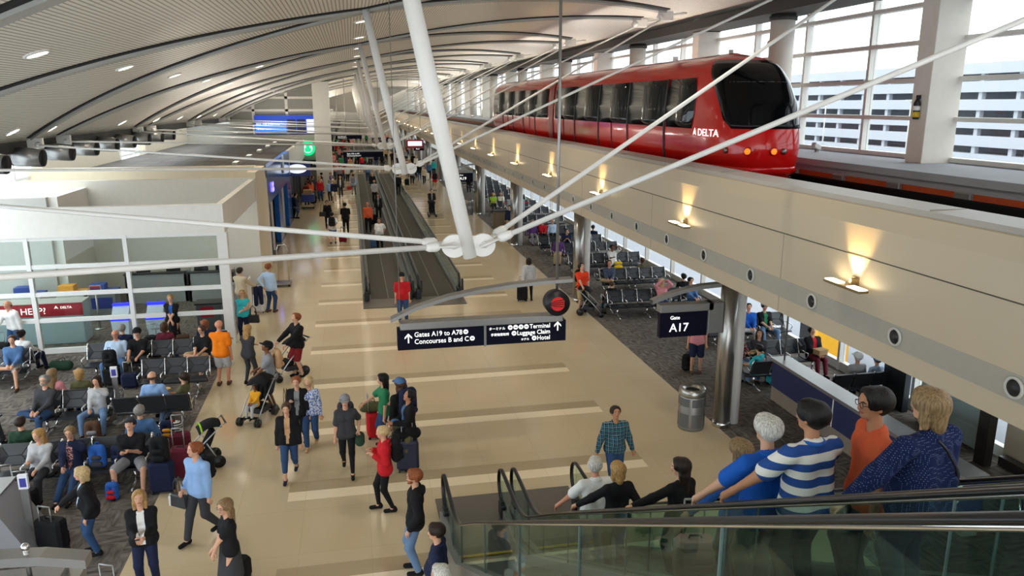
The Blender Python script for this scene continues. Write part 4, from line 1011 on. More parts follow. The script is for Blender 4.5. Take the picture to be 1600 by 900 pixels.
def ik(a, b, l1, l2, pole):
    d = b - a; L = np.linalg.norm(d); L2 = min(L, (l1 + l2) * .999)
    u = d / max(L, 1e-6); b = a + u * L2
    x = (l1 * l1 - l2 * l2 + L2 * L2) / (2 * L2); h = math.sqrt(max(0, l1 * l1 - x * x))
    p = pole - u * (pole @ u); p = p / max(np.linalg.norm(p), 1e-6)
    return a + u * x + p * h, b
def Rx(a): c, s = math.cos(a), math.sin(a); return np.array([[1, 0, 0], [0, c, -s], [0, s, c]])
def Rz(a): c, s = math.cos(a), math.sin(a); return np.array([[c, -s, 0], [s, c, 0], [0, 0, 1]])
ARM = dict(down=(.24, .04, .80), swingf=(.23, .24, .88), swingb=(.24, -.20, .86), phone=(.06, .33, 1.10), pocket=(.22, .08, .86), fold=(-.12, .22, 1.18), hip=(.25, .05, .98), chin=(.05, .20, 1.50), head=(.12, .06, 1.74),
           lap=(.07, .32, .74), knee=(.16, .40, .72), fwd=(.20, .48, 1.0), pull=(.26, -.32, .80), reach=(.18, .52, 1.02), cross=(-.04, .24, .92), strap=(.13, .2, 1.22), food=(.08, .33, 1.0), side=(.42, .1, .95), rail=(.34, .30, 1.0), back=(.1, -.2, .98))
SITARM = dict(down=(.30, .1, .50), lap=(.07, .30, .66), phone=(.06, .32, .84), chin=(.07, .2, 1.13), head=(.12, .1, 1.34), fold=(-.12, .22, .86), knee=(.17, .36, .62), food=(.08, .30, .76), side=(.42, .1, .7), cross=(-.04, .26, .68), fwd=(.2, .45, .75), strap=(.13, .2, .9))
PEOPLE = []
def person(label, x, y, face, h=1.72, z=0.0, pose='stand', fem=False, fat=1.0, skin='light', hair='short', hc='brown', top='long', tc='black', ic=None, bot='trousers', bc='denim', shoe='black', L='down', Rr='down',
           lean=0, hyaw=0, hpitch=0, cap=None, glasses=False, vox=None, group=None, feet=None, swing=1, beard=None, legs=None, child=False):
    """face: heading in degrees clockwise from straight away from the viewer. L/Rr: arm pose name or target (right, forward, up) in metres for a 1.75 m body"""
    s = h / 1.75
    dist = math.sqrt(x * x + y * y + (7.5 - z - 1) ** 2)
    if vox is None: vox = .0145 if dist < 8 else .019 if dist < 18 else .026 if dist < 32 else .036
    near = dist < 30
    r = root('person', label, 'person', (x, y, z), -R(face), group); r.scale = (s, s, s)
    sit = pose.startswith('sit')
    P = V3(0, 0, .93) if not sit else V3(0, -.02, .545)
    T = Rx(-R(lean if not sit else lean - 10))
    def tr(v): return P + T @ V3(*v)                      # torso frame, origin at pelvis
    sw = (.165 if fem else .185) * (1 + (fat - 1) * .35); f = fat
    C = tr((0, .0, .36)); W = tr((0, 0, .17)); N0 = tr((0, -.01, .505)); Hd = N0
    sh = {q: tr((q * sw, -.01, .435)) for q in (-1, 1)}
    H0 = T @ V3(0, .025, .075)                               # neck top
    HR = Rz(-R(hyaw)) @ Rx(-R(hpitch + (lean * .3 if not sit else 0)))
    hc_ = N0 + H0
    def hd(*v): return hc_ + HR @ V3(*v)
    # legs
    hips = {q: P + V3(q * .09, 0, -.02) for q in (-1, 1)}
    ank = {}
    for q in (-1, 1):
        if sit: ank[q] = V3(q * .13, .50, .08)
        elif pose == 'walk': ank[q] = V3(q * .09, .27 * q * swing, .085 + (.07 if q * swing < 0 else 0))
        else: ank[q] = V3(q * .115, (.03 if q > 0 else -.03), .085)
    kp = {q: V3(q * .06, 1, .25 if sit else 0) for q in (-1, 1)}
    if pose == 'sitcross': ank[1] = V3(-.10, .36, .56); kp[1] = V3(1.4, .7, .25)
    if pose == 'sitwide': ank = {q: V3(q * .24, .48, .08) for q in (-1, 1)}; kp = {q: V3(q * .5, 1, .3) for q in (-1, 1)}
    if pose == 'sitout': ank = {q: V3(q * .12, .78, .1) for q in (-1, 1)}
    if feet: ank = {q: V3(*feet[0 if q < 0 else 1]) for q in (-1, 1)}
    knee = {}
    for q in (-1, 1): knee[q], ank[q] = ik(hips[q], ank[q], .43, .43, kp[q])
    # arms
    elb, wri, hand = {}, {}, {}
    for q, A_ in ((-1, L), (1, Rr)):
        if isinstance(A_, str):
            tgt = V3(*(SITARM if sit and A_ in SITARM else ARM)[A_]); tgt[0] *= q
            if not sit and lean: tgt = P + T @ (tgt - P)
        else: tgt = V3(*A_)
        up = isinstance(A_, str) and A_ in ('head', 'chin')
        pole = V3(q * (.9 if up else .32), -.75 if not up else .2, -.45)
        elb[q], wri[q] = ik(sh[q], tgt, .285, .265, pole)
        dh = (wri[q] - elb[q]); dh /= np.linalg.norm(dh)
        if up: dh = (hd(0, .02, .08) - wri[q]); dh /= np.linalg.norm(dh)
        hand[q] = wri[q] + dh * .085
    sk = SKIN[skin]; fh = f ** .5
    # --- the body: one continuous surface
    B = []
    def cone(l, a, b, ra, rb): l.append((a, b, ra, rb))
    hw = .075 * (1.1 if fem else 1) * fh; ww = .062 * f
    for q in (-1, 1):
        e = V3(q, 0, 0)
        cone(B, C + T @ (e * .085), W + T @ (e * ww), .095, .085 * f); cone(B, W + T @ (e * ww), P + e * hw, .085 * f, .10 * fh)
        cone(B, C + T @ V3(q * .08, 0, .04), sh[q], .075, .054); cone(B, N0 - T @ V3(0, .01, .03), sh[q], .05, .045)
        cone(B, sh[q], elb[q], .05 * fh, .043 * fh); cone(B, elb[q], wri[q], .043 * fh, .027); cone(B, wri[q], hand[q], .028, .034)
        cone(B, hips[q], knee[q], .088 * fh, .057 * fh); cone(B, knee[q], ank[q], .056 * fh, .037)
        fd = V3(0, .14, -.045) if not (pose == 'sitcross' and q > 0) else V3(-.10, .09, .02)
        cone(B, ank[q] + V3(0, -.03, -.03), ank[q] + fd, .036, .03)
        cone(B, hd(q * .078, .0, .085), hd(q * .084, -.015, .125), .014, .017)
    cone(B, C - T @ V3(.08, 0, 0), C + T @ V3(.08, 0, 0), .1, .1); cone(B, P - V3(hw, 0, 0), P + V3(hw, 0, 0), .10, .10)
    if f > 1.1: cone(B, W + T @ V3(0, .03 * f, 0), W + T @ V3(0, .05 * f, -.06), .11 * f, .11 * f)
    cone(B, N0 - T @ V3(0, 0, .06), hc_ + HR @ V3(0, 0, .06), .057, .052)
    cone(B, hd(0, -.025, .135), hd(0, .03, .14), .092, .084); cone(B, hd(0, .02, .10), hd(0, .062, .035), .072, .040); cone(B, hd(0, .03, .15), hd(0, .05, .11), .07, .062)
    cone(B, hd(0, .098, .115), hd(0, .117, .082), .011, .016)
    ex = MB()
    if near:
        for q in (-1, 1):
            dh = (hand[q] - wri[q]); dh /= np.linalg.norm(dh)
            side = np.cross(dh, V3(0, 0, 1) if abs(dh[2]) < .8 else V3(0, q * 1.0, 0)); side /= np.linalg.norm(side); nrm = np.cross(side, dh)
            if nrm[2] > 0: nrm = -nrm
            gripping = not (A_ == 'down')
            for j, (o, ln) in enumerate(((-.026, .062), (-.009, .074), (.009, .07), (.026, .055))):
                p0 = hand[q] + side * o - dh * .005; p1 = p0 + dh * ln * .5 + nrm * .006; p2 = p1 + dh * ln * .33 + nrm * ln * .28; p3 = p2 + dh * ln * .06 + nrm * ln * .36
                ex.tube([p0, p1, p2, p3], [.0105, .0098, .0088, .007], 6)
            tq = -q if abs(dh[2]) > .6 else -q
            p0 = wri[q] + dh * .03 + side * (.024 * tq); p1 = p0 + dh * .035 + side * (.022 * tq) + nrm * .012; p2 = p1 + dh * .03 + side * (.004 * tq) + nrm * .016
            ex.tube([p0, p1, p2], [.014, .0115, .009], 6)
        for q in (-1, 1):
            ex.ball(hd(q * .034, .101, .118), (.014, .008, .008), 8, 1); ex.ball(hd(q * .034, .107, .118), (.006, .005, .0065), 6, 2)
            ex.tube([hd(q * .016, .112, .136), hd(q * .036, .109, .142), hd(q * .056, .093, .136)], [.0045, .0055, .003], 5, 3)
        ex.tube([hd(-.026, .092, .052), hd(-.01, .103, .055), hd(.01, .103, .055), hd(.026, .092, .052)], [.003, .0085, .0085, .003], 6, 4)
    hm = HAIRC[hc] if hc in HAIRC else HAIRC['brown']
    sdf_obj('body', B, vox, sk, r, (), .022, ex, (mat('eye_white', 'd8d2c8', .3), mat('iris_dark', '2a1d16', .2), hm, mat('lips', 'a4564c', .45)))
    # --- clothes
    tm = cloth(tc); th = .016 if top in ('tee', 'polo', 'tank', 'long') else .026
    Tp = []
    for q in (-1, 1):
        e = V3(q, 0, 0)
        cone(Tp, C + T @ (e * .085), W + T @ (e * ww), .095 + th, .088 * f + th); cone(Tp, W + T @ (e * ww), P + T @ (e * hw + V3(0, 0, -.02)), .088 * f + th, .108 * fh + th + .012)
        cone(Tp, C + T @ V3(q * .08, 0, .04), sh[q], .075 + th, .05 + th); cone(Tp, N0 - T @ V3(0, .01, .04), sh[q], .05 + th, .042 + th)
        ln = dict(tee=.78, polo=.8, tank=.0).get(top)
        if ln is None: cone(Tp, sh[q], elb[q], .049 * fh + th, .047 * fh + th); cone(Tp, elb[q], wri[q] - (wri[q] - elb[q]) * .06, .047 * fh + th, .034 + th * .8)
        elif ln: cone(Tp, sh[q], sh[q] + (elb[q] - sh[q]) * ln, .05 * fh + th, .052 * fh + th * 1.5)
        if fem: cone(Tp, C + T @ V3(q * .065, .075, -.01), C + T @ V3(q * .065, .085, -.02), .058, .055)
    cone(Tp, C - T @ V3(.08, 0, 0), C + T @ V3(.08, 0, 0), .1 + th, .1 + th); cone(Tp, P + T @ V3(-hw, 0, -.04), P + T @ V3(hw, 0, -.04), .112 * fh + th, .112 * fh + th)
    if f > 1.1: cone(Tp, W + T @ V3(0, .03 * f, 0), W + T @ V3(0, .05 * f, -.06), .11 * f + th, .11 * f + th)
    if top in ('jacket', 'hood', 'polo', 'long') or True: cone(Tp, N0 - T @ V3(0, 0, .06), N0 + T @ V3(0, -.015, -.02 if top in ('tee', 'tank') else .0), .066 + th * .3, .062 + th * .3)
    if top == 'hood': cone(Tp, N0 + T @ V3(-.05, -.09, -.03), N0 + T @ V3(.05, -.09, -.03), .055, .055)
    ct = [(N0 + T @ V3(0, .01, .055), N0 + T @ V3(0, .05, .02), .058, .05)]
    em = (); cl = None
    if ic:
        em = (cloth(ic),); Ti = T.T
        def cl(c):
            q = (c - P) @ Ti.T
            return ((np.abs(q[:, 0]) < .055) & (q[:, 1] > .05) & (q[:, 2] > -.06) & (np.abs(q[:, 0]) < .02 + .09 * np.clip(q[:, 2] / .45, .1, 1))).astype(np.int32)
    if sit: ct.append((P + V3(0, .2, -.04), P + V3(0, .6, -.04), .02, .02))
    sdf_obj({'jacket': 'jacket', 'hood': 'hoodie', 'long': 'shirt', 'tank': 'top'}.get(top, 'shirt'), Tp, vox, tm, r, ct, .03, None, em, cl)
    Bt = []; bm_ = cloth(bc); th2 = .014
    frac = dict(trousers=.93, jeans=.93, shorts=-.05, capri=.6, leggings=.95, skirt=0)[bot]
    if bot == 'skirt' and not sit:
        cone(Bt, P + V3(0, 0, -.02), V3(0, .02, .42), .155, .21); cone(Bt, P + V3(-hw, 0, 0), P + V3(hw, 0, 0), .118, .118)
    else:
        for q in (-1, 1):
            lg = .004 if bot == 'leggings' else th2
            cone(Bt, hips[q], knee[q] if frac >= 0 else knee[q] + (hips[q] - knee[q]) * .12, .092 * fh + lg, .062 * fh + lg + (.02 if bot == 'shorts' else 0))
            if frac > 0: cone(Bt, knee[q], knee[q] + (ank[q] - knee[q]) * frac, .061 * fh + lg, (.044 if bot != 'leggings' else .037) + lg)
            cone(Bt, P + V3(q * hw, 0, -.02), hips[q], .096 * fh + lg, .095 * fh + lg)
        cone(Bt, P - V3(hw, 0, .02), P + V3(hw, 0, -.02), .098 * fh + th2, .098 * fh + th2)
        if sit: cone(Bt, P + V3(-hw, -.03, -.02), P + V3(hw, -.03, -.02), .1, .1)
    sdf_obj('skirt' if bot == 'skirt' else 'shorts' if bot == 'shorts' else 'trousers', Bt, vox, bm_, r, (), .025)
    for q in (-1, 1):
        fd = V3(0, .155, -.045) if not (pose == 'sitcross' and q > 0) else V3(-.11, .10, .02)
        S_ = [(ank[q] + V3(0, -.035, -.04), ank[q] + fd, .042, .038), (ank[q] + V3(0, -.035, -.04), ank[q] + V3(0, -.02, .0), .044, .044)]
        o = sdf_obj('shoe', S_, max(.014, min(vox, .024)), fab(CC.get(shoe, '17171a')), r, (), .02)
    # --- hair, cap, glasses
    Hp, Hc = [], [(hd(0, .14, .13), hd(0, .13, .0), .082, .09)]
    if top == 'polo' and near:
        cr = [N0 + T @ V3(.072 * math.sin(a), -.012 + .066 * math.cos(a), .006 - .03 * max(0, math.cos(a))) for a in np.linspace(0, 2 * math.pi, 15)]
        MB().tube(cr, .02, 7).build('collar', fab(CC['blue']) if tc == 'bluestripe' else tm, r)
    if hair != 'bald':
        t_ = .014 if hair in ('short', 'buzz') else .019
        if hair == 'buzz': t_ = .010
        cone(Hp, hd(0, -.03, .142), hd(0, .028, .152), .094 + t_, .083 + t_)
        if hair != 'rim': cone(Hp, hd(0, -.045, .11), hd(0, -.035, .07), (.072 if hair in ('short', 'buzz') else .078) + t_ * .6, .05 if hair in ('short', 'buzz') else .06)
        if hair == 'short': cone(Hp, hd(-.03, .06, .205), hd(.04, .06, .2), .035, .03)
        if hair == 'rim': Hp = []; [cone(Hp, hd(q * .07, -.02, .10), hd(q * .03, -.095, .1), .034, .04) for q in (-1, 1)]
        if hair in ('bob', 'long', 'curly', 'wavy'):
            low = dict(bob=-.02, curly=.0, long=-.20, wavy=-.16)[hair]
            for q in (-1, 1):
                cone(Hp, hd(q * .078, -.01, .15), hd(q * .084, -.015, .03), .030, .032)
                if low < .01: cone(Hp, hd(q * .084, -.015, .03), hd(q * .08, -.03, low), .032, .026)
            cone(Hp, hd(0, -.06, .14), hd(0, -.075, low), .082, .055)
            if hair in ('long', 'wavy'): cone(Hp, hd(-.05, -.085, .02), hd(-.055, -.09, low - .02), .05, .035); cone(Hp, hd(.05, -.085, .02), hd(.055, -.09, low - .02), .05, .035)
            if hair == 'curly':
                for a in range(9): u = a * 2.399; cone(Hp, hd(.085 * math.cos(u), -.03 + .07 * math.sin(u), .15 + .012 * a % .08), hd(.09 * math.cos(u), -.03 + .075 * math.sin(u), .16 + .011 * a % .07), .04, .04)
        if hair == 'tail': cone(Hp, hd(0, -.12, .13), hd(0, -.15, -.03), .04, .025)
        if hair == 'bun': cone(Hp, hd(0, -.11, .21), hd(0, -.12, .22), .05, .05)
        sdf_obj('hair', Hp, min(vox, .024), hm, r, Hc, .02)
    if beard: sdf_obj('beard', [(hd(-.05, .05, .05), hd(0, .085, .03), .03, .034), (hd(.05, .05, .05), hd(0, .085, .03), .03, .034)], min(vox, .02), HAIRC[beard], r, [(hd(0, .16, .075), hd(0, .16, .1), .075, .08)], .01)
    if cap:
        g = [(hd(0, -.03, .155), hd(0, .02, .16), .112, .104)]
        o = sdf_obj('cap', g, min(vox, .02), fab(CC[cap]), r, [(hd(0, 0, .02), hd(0, .0, .04), .13, .13), (hd(-.2, .05, .06), hd(.2, .05, .06), .09, .09)], .02)
        g = MB(); pts = []
        for a in np.linspace(-1.25, 1.25, 9): pts.append([hd(.1 * math.sin(a), .055 + .05 * math.cos(a), .175), hd(.1 * math.sin(a), .09 + .115 * math.cos(a), .160 - .0 * abs(a)), hd(.098 * math.sin(a), .088 + .112 * math.cos(a), .150), hd(.098 * math.sin(a), .055 + .045 * math.cos(a), .163)])
        g.grid(pts, 0, True, True); g.build('brim', fab(CC[cap]), o)
    if glasses:
        g = MB()
        for q in (-1, 1):
            c0 = [hd(q * .036 + .026 * math.cos(a), .118, .117 + .02 * math.sin(a)) for a in np.linspace(0, 2 * math.pi, 13)]
            g.tube(c0, .0025, 5); g.tube([hd(q * .062, .117, .122), hd(q * .085, .06, .122), hd(q * .088, -.01, .118)], .0025, 5)
        g.tube([hd(-.011, .119, .12), hd(.011, .119, .12)], .0025, 5); g.build('glasses', BLACK, r)
    info = dict(root=r, s=s, face=face, loc=V3(x, y, z), back=C + T @ V3(0, -.13, -.02), hand=hand, lap=P + V3(0, .25, .12), chest=C, T=T, hd=hd)
    def W_(v):
        a = -R(face); v = V3(*v) * s
        return (x + v[0] * math.cos(a) - v[1] * math.sin(a), y + v[0] * math.sin(a) + v[1] * math.cos(a), z + v[2])
    info['W'] = W_; info['rz'] = -R(face)
    PEOPLE.append(info)
    return info

# ================================================================ things people carry and bags on the floor
def suitcase(label, x, y, face, c='black', h=.62, handle=.45, z=0.0, tilt=0, group=None, hard=False, wide=.42):
    r = root('suitcase', label, 'suitcase', (x, y, z), -R(face), group)
    if tilt: r.rotation_euler = (R(tilt), 0, -R(face))
    m = fab(CC[c]) if not hard else mat('hard_' + c, CC[c], .3)
    MB().box((-wide / 2, -.13, .05), (wide / 2, .13, h), 0, None, .05).build('shell', m, r)
    MB().box((-wide / 2 + .04, -.165, .1), (wide / 2 - .04, -.12, h * .55), 0, None, .02).build('front_pocket', m, r)
    g = MB()
    for q in (-1, 1): g.tube([(q * .11, .09, h - .02), (q * .11, .09, h + handle)], .011, 6)
    if handle > .03:
        g.tube([(-.11, .09, h + handle), (.11, .09, h + handle)], .016, 6); g.build('pull_handle', ALU, r)
    for q in (-1, 1):
        for p in (-1, 1): MB().cyl((q * (wide / 2 - .05) - .015, p * .09, .032), (q * (wide / 2 - .05) + .015, p * .09, .032), .032, n=10).build('wheel', RUBBER, r)
    MB().tube([(-.07, 0, h - .01), (-.06, 0, h + .03), (.06, 0, h + .03), (.07, 0, h - .01)], .012, 6).build('grab_handle', BLACK, r)
    return r
def backpack(label, x, y, z, face, c='black', s=1.0, pitch=0, group=None, c2=None):
    """face: side its pocket looks to"""
    r = root('backpack', label, 'backpack', (x, y, z), -R(face), group); r.rotation_euler = (R(pitch), 0, -R(face)); r.scale = (s,) * 3
    m = fab(CC[c]); m2 = fab(CC[c2]) if c2 else m
    sdf_obj('main_bag', [((-.09, 0, .1), (-.09, 0, .38), .09, .085), ((.09, 0, .1), (.09, 0, .38), .09, .085), ((-.08, 0, .42), (.08, 0, .42), .08, .08), ((-.07, .0, .08), (.07, 0, .08), .09, .09)], .022, m, r, (), .03)
    sdf_obj('front_pocket', [((-.07, .09, .1), (.07, .09, .1), .06, .06), ((-.06, .09, .24), (.06, .09, .24), .05, .05)], .02, m2, r, (), .05)
    for q in (-1, 1): MB().tube([(q * .09, -.08, .46), (q * .1, -.15, .38), (q * .11, -.15, .2), (q * .1, -.07, .06)], .018, 6, flat=.4).build('strap', m, r)
    MB().tube([(-.03, -.05, .49), (-.02, -.05, .54), (.02, -.05, .54), (.03, -.05, .49)], .009, 6).build('top_loop', m, r)
    return r
def wear_pack(p, label, c='black', s=1.0, c2=None):
    w = p['W'](p['back'] + V3(0, -.09, -.24)); return backpack(label, w[0], w[1], w[2], p['face'] + 180, c, s * p['s'], 0, None, c2)
def handbag(label, x, y, z, face, c='black', s=1.0, strap=.3):
    r = root('handbag', label, 'bag', (x, y, z), -R(face)); r.scale = (s,) * 3; m = mat('leather_' + c, CC[c], .45)
    MB().prism([(-.17, 0), (.17, 0), (.15, .24), (-.15, .24)], -.06, .06).build('bag_body', m, r).modifiers.new('bevel', 'BEVEL').width = .02
    for q in (-.03, .03): MB().tube([(-.09, q, .22), (-.07, q, .22 + strap * .7), (0, q, .22 + strap), (.07, q, .22 + strap * .7), (.09, q, .22)], .009, 6).build('handle', m, r)
    return r
def duffel(label, x, y, z, face, c='black', s=1.0):
    r = root('duffel_bag', label, 'bag', (x, y, z), -R(face)); r.scale = (s,) * 3
    sdf_obj('bag_body', [((-.2, 0, .14), (.2, 0, .14), .14, .14)], .022, fab(CC[c]), r, (), .03)
    for q in (-.06, .06): MB().tube([(-.1, q, .2), (-.08, q, .33), (.08, q, .33), (.1, q, .2)], .011, 6).build('handle', BLACK, r)
    MB().tube([(-.3, 0, .2), (0, .02, .285), (.3, 0, .2)], .008, 5).build('zip', GREYP, r)
    return r
def phone(p, label, q=1):
    a = p['hand'][q]; w = p['W'](a + V3(0, .03, .02)); r = root('smartphone', label, 'phone', w, p['rz']); r.rotation_euler = (R(40), 0, p['rz'])
    MB().box((-.036, -.07, -.005), (.036, .07, .005), 0, None, .004).build('case', BLACK, r); MB().box((-.032, -.062, .005), (.032, .062, .007)).build('screen', mat('phone_glass', '20242c', .1), r)
def stroller(label, x, y, face, c='black', s=1.0, folded=False, canopy='black'):
    r = root('stroller', label, 'stroller', (x, y, 0), -R(face)); r.scale = (s,) * 3
    fm = mat('stroller_frame', 'b9bbbd', .3, .8)
    for q in (-.24, .24):
        MB().tube([(q, -.55, 1.02), (q, -.45, .98), (q, .1, .5), (q, .42, .16)], .015, 7).build('side_tube', fm, r); MB().tube([(q, -.12, .62), (q, -.34, .16)], .014, 7).build('rear_tube', fm, r)
        MB().cyl((q - .03, -.34, .14), (q + .03, -.34, .14), .14, n=18).build('rear_wheel', RUBBER, r); MB().cyl((q - .05, .44, .1), (q - .005, .44, .1), .10, n=16).cyl((q + .005, .44, .1), (q + .05, .44, .1), .10, n=16).build('front_wheel', RUBBER, r)
    MB().tube([(-.24, -.55, 1.02), (.24, -.55, 1.02)], .02, 8).build('push_bar', BLACK, r); MB().tube([(-.24, -.34, .14), (.24, -.34, .14)], .012, 6).build('axle', fm, r)
    m = fab(CC[c])
    sdf_obj('seat', [((-.16, .0, .42), (.16, .0, .42), .07, .07), ((-.15, -.14, .5), (-.12, -.30, .82), .06, .05), ((.15, -.14, .5), (.12, -.30, .82), .06, .05), ((0, -.14, .5), (0, -.30, .82), .06, .05), ((-.15, .14, .38), (.15, .14, .38), .05, .05)], .026, m, r, (), .05)
    g = MB(); rows = []
    for a in np.linspace(20, 125, 8): rows.append([(xx, -.28 + .34 * math.cos(R(a)) * .9, .78 + .3 * math.sin(R(a)) * (1 - .35 * (xx / .25) ** 2)) for xx in np.linspace(-.25, .25, 9)])
    g.grid(rows); o = g.build('canopy', fab(CC[canopy]), r); md = o.modifiers.new('thickness', 'SOLIDIFY'); md.thickness = .012
    MB().box((-.2, -.3, .2), (.2, .16, .34), 0, None, .05).build('basket', fab(CC['charcoal']), r)
    MB().box((-.18, .3, .16), (.18, .4, .19)).build('footrest', BLACK, r)
    return r

# ================================================================ beam seating
BENCH = {}
def bench_parts():
    SEAM = mat('seat_seam', '121316', .6)
    def seat():
        g = MB(); rows = []
        for y in np.linspace(-.24, .24, 7):
            u = (y + .24) / .48; z = .43 + .025 * u ** 3 - .02 * math.sin(u * 3.1); rows.append([(x, y, z) for x in (-.255, .255)] + [(x, y, z - .045) for x in (.255, -.255)])
        g.grid(rows, 0, False, True); n = len(rows)
        g._add(rows[0], [(0, 1, 2, 3)]); g._add(rows[-1], [(3, 2, 1, 0)]); return g.mesh('seat', VINYL)
    def back():
        g = MB(); zz = [.50, .60, .70, .80, .90]; th = .045
        def P(x, z): return (x, -.26 - .16 * (z - .5) / .4 + .012 * math.sin((z - .5) / .4 * 3.14), z)
        xs_ = [-.25, -.14, 0, .14, .25]
        f = [[P(x, z) for x in xs_] for z in zz]; bk = [[(p[0], p[1] - th, p[2] - .01) for p in r_] for r_ in f]
        g.grid(f); g.grid(bk)
        rim = [f[0][j] for j in range(5)] + [f[i][4] for i in range(1, 5)] + [f[4][j] for j in range(3, -1, -1)] + [f[i][0] for i in range(3, 0, -1)]
        rb = [bk[0][j] for j in range(5)] + [bk[i][4] for i in range(1, 5)] + [bk[4][j] for j in range(3, -1, -1)] + [bk[i][0] for i in range(3, 0, -1)]
        g.grid([rim, rb], 0, False, True)
        def q(x, z): p = P(x, z); return (p[0], p[1] + .006, p[2])
        for a in (((-.25, .52), (-.12, .70), (-.25, .88)), ((.25, .52), (.12, .70), (.25, .88)), ((-.12, .70), (.12, .70)), ((-.25, .52), (-.1, .52), (.1, .52), (.25, .52))):
            g.tube([q(*p) for p in a], .007, 5, 1)
        for s_ in (-1, 1): g._add([q(s_ * .25, .54), q(s_ * .14, .70), q(s_ * .25, .86), (s_ * .25, q(0, .7)[1] + .03, .70)], [(0, 1, 3), (1, 2, 3)], 0)
        return g.mesh('backrest', [VINYL, SEAM])
    def arm():
        g = MB().tube([(0, -.42, .91), (0, -.36, .76), (0, -.27, .52), (0, -.24, .40)], .019, 7).tube([(0, -.30, .60), (0, -.16, .635), (0, .18, .63)], [.018, .022, .02], 7, flat=.6).tube([(0, .18, .63), (0, .20, .56), (0, .08, .42)], .014, 6)
        return g.mesh('armrest', CHROME)
    def leg():
        g = MB().tube([(0, -.02, .37), (0, 0, .2), (0, .0, .06)], .03, 8).tube([(0, -.36, .02), (0, -.2, .06), (0, 0, .09), (0, .2, .06), (0, .36, .02)], .022, 8)
        return g.mesh('leg', CHROME)
    BENCH.update(seat=seat(), back=back(), arm=arm(), leg=leg())
PITCH = .565
def bench(label, x, y, face, n, skip=(), group='black beam seats'):
    """x, y: middle of the row; face: heading the sitters look to"""
    if not BENCH: bench_parts()
    r = root('beam_seat', label, 'bench', (x, y, 0), -R(face), group)
    def add(nm, key, dx):
        o = bpy.data.objects.new(nm, BENCH[key]); COL.objects.link(o); o.parent = r; o.location = (dx, 0, 0)
    x0 = -(n - 1) / 2 * PITCH
    for k in range(n):
        if k in skip: continue
        add('seat', 'seat', x0 + k * PITCH); add('backrest', 'back', x0 + k * PITCH)
    for k in range(n + 1): add('armrest', 'arm', x0 + (k - .5) * PITCH)
    for k in ([0, n - 1] if n < 4 else [0, n // 2, n - 1]): add('leg', 'leg', x0 + k * PITCH)
    MB().box((x0 - .27, -.05, .33), (-x0 + .27, .05, .40), 0, None, .01).build('beam', BLACK, r)
    a = -R(face)
    return lambda k: (x + (x0 + k * PITCH) * math.cos(a), y + (x0 + k * PITCH) * math.sin(a))

# ================================================================ seating and people on the left carpet
# seat rows (heading 180 looks to the viewer)
bA = bench('row of black beam seats at the left edge below the help counter', -10.15, 22.2, 180, 4); bA2 = bench('row of black beam seats backing onto the left edge row', -10.15, 23.08, 0, 4)
bB = bench('six black beam seats in front of the glazed office facing the viewer', -5.88, 22.25, 180, 6); bB2 = bench('six black beam seats facing the glazed office', -5.88, 23.13, 0, 6)
bC = bench('three black beam seats with the bearded man and the girl in a pale jumper', -6.7, 18.5, 180, 3); bC2 = bench('three black beam seats seen beyond the bearded man facing away', -6.7, 19.36, 0, 3)
bD = bench('three black beam seats seen from behind beside the grey sign post', -4.87, 18.55, 0, 3); bD2 = bench('three black beam seats facing the viewer hidden beyond the bald man in blue', -4.87, 20.5, 180, 3)
bE = bench('front row of five black beam seats with a blue backpack on one', -5.73, 15.45, 180, 5); bE2 = bench('row of five black beam seats backing onto the front row', -5.73, 16.33, 0, 5)
bF = bench('black beam seats sideways on at the left edge between the rows', -8.55, 18.0, 90, 3)

def seated(b, k, label, face, **kw):
    x, y = b(k); kw.setdefault('pose', 'sit'); return person(label, x, y, face, **kw)
seated(bA, 0, 'seated man in a blue sweatshirt with crossed bare legs at the left edge', 175, pose='sitcross', h=1.78, hair='buzz', hc='brown', tc='steel', bot='shorts', bc='grey', shoe='brown', L='lap', Rr='lap', hyaw=-5)
seated(bA2, 3, 'person with dark hair in a white top seated facing the help counter', 20, hair='bun', hc='black', tc='white', bc='navy', L='lap', Rr='lap')
p = seated(bB, 4, 'stout bald seated man in a pale blue shirt behind a black backpack', 180, h=1.76, fat=1.35, hair='bald', skin='red', top='polo', tc='paleblue', bot='trousers', bc='steel', L='down', Rr='down', glasses=True, pose='sitwide')
x, y = bB(4); suitcase('black suitcase standing before the stout man in pale blue', x, y - .62, 180, 'black', .5, .05); backpack('tall black backpack on the suitcase before the stout man', x, y - .62, .5, 180, 'black', 1.05)
seated(bB, 3, 'seated man in a black tee and black cap beside the stout man', 180, h=1.78, fat=1.1, hair='short', hc='dark', cap='black', top='tee', tc='black', bot='trousers', bc='charcoal', L='lap', Rr='knee', pose='sitwide')
x, y = bB(3); suitcase('navy carry-on with pulled handle before the man in the black cap', x - .02, y - .95, 180, 'navy', .42, .35)
seated(bB, 0, 'seated young man in glasses and khaki shorts with one leg crossed over', 195, h=1.76, hair='short', hc='brown', top='tee', tc='black', bot='shorts', bc='khaki', L='lap', Rr='lap', glasses=True, pose='sitcross', shoe='charcoal', hyaw=20)
seated(bB2, 1, 'grey-haired person seated facing the office behind the stout man', 0, hair='short', hc='grey', tc='navy')
seated(bB2, 3, 'woman in a maroon top seated facing the white kiosks', 0, fem=True, hair='bob', hc='brown', tc='maroon')
seated(bB2, 5, 'redheaded person seated behind the young man in khaki shorts', 5, hair='curly', hc='ginger', tc='navy')
x, y = bB2(1); suitcase('black suitcase beside the grey-haired person at the glass', x + .55, y + .75, 0, 'black', .7, .35)
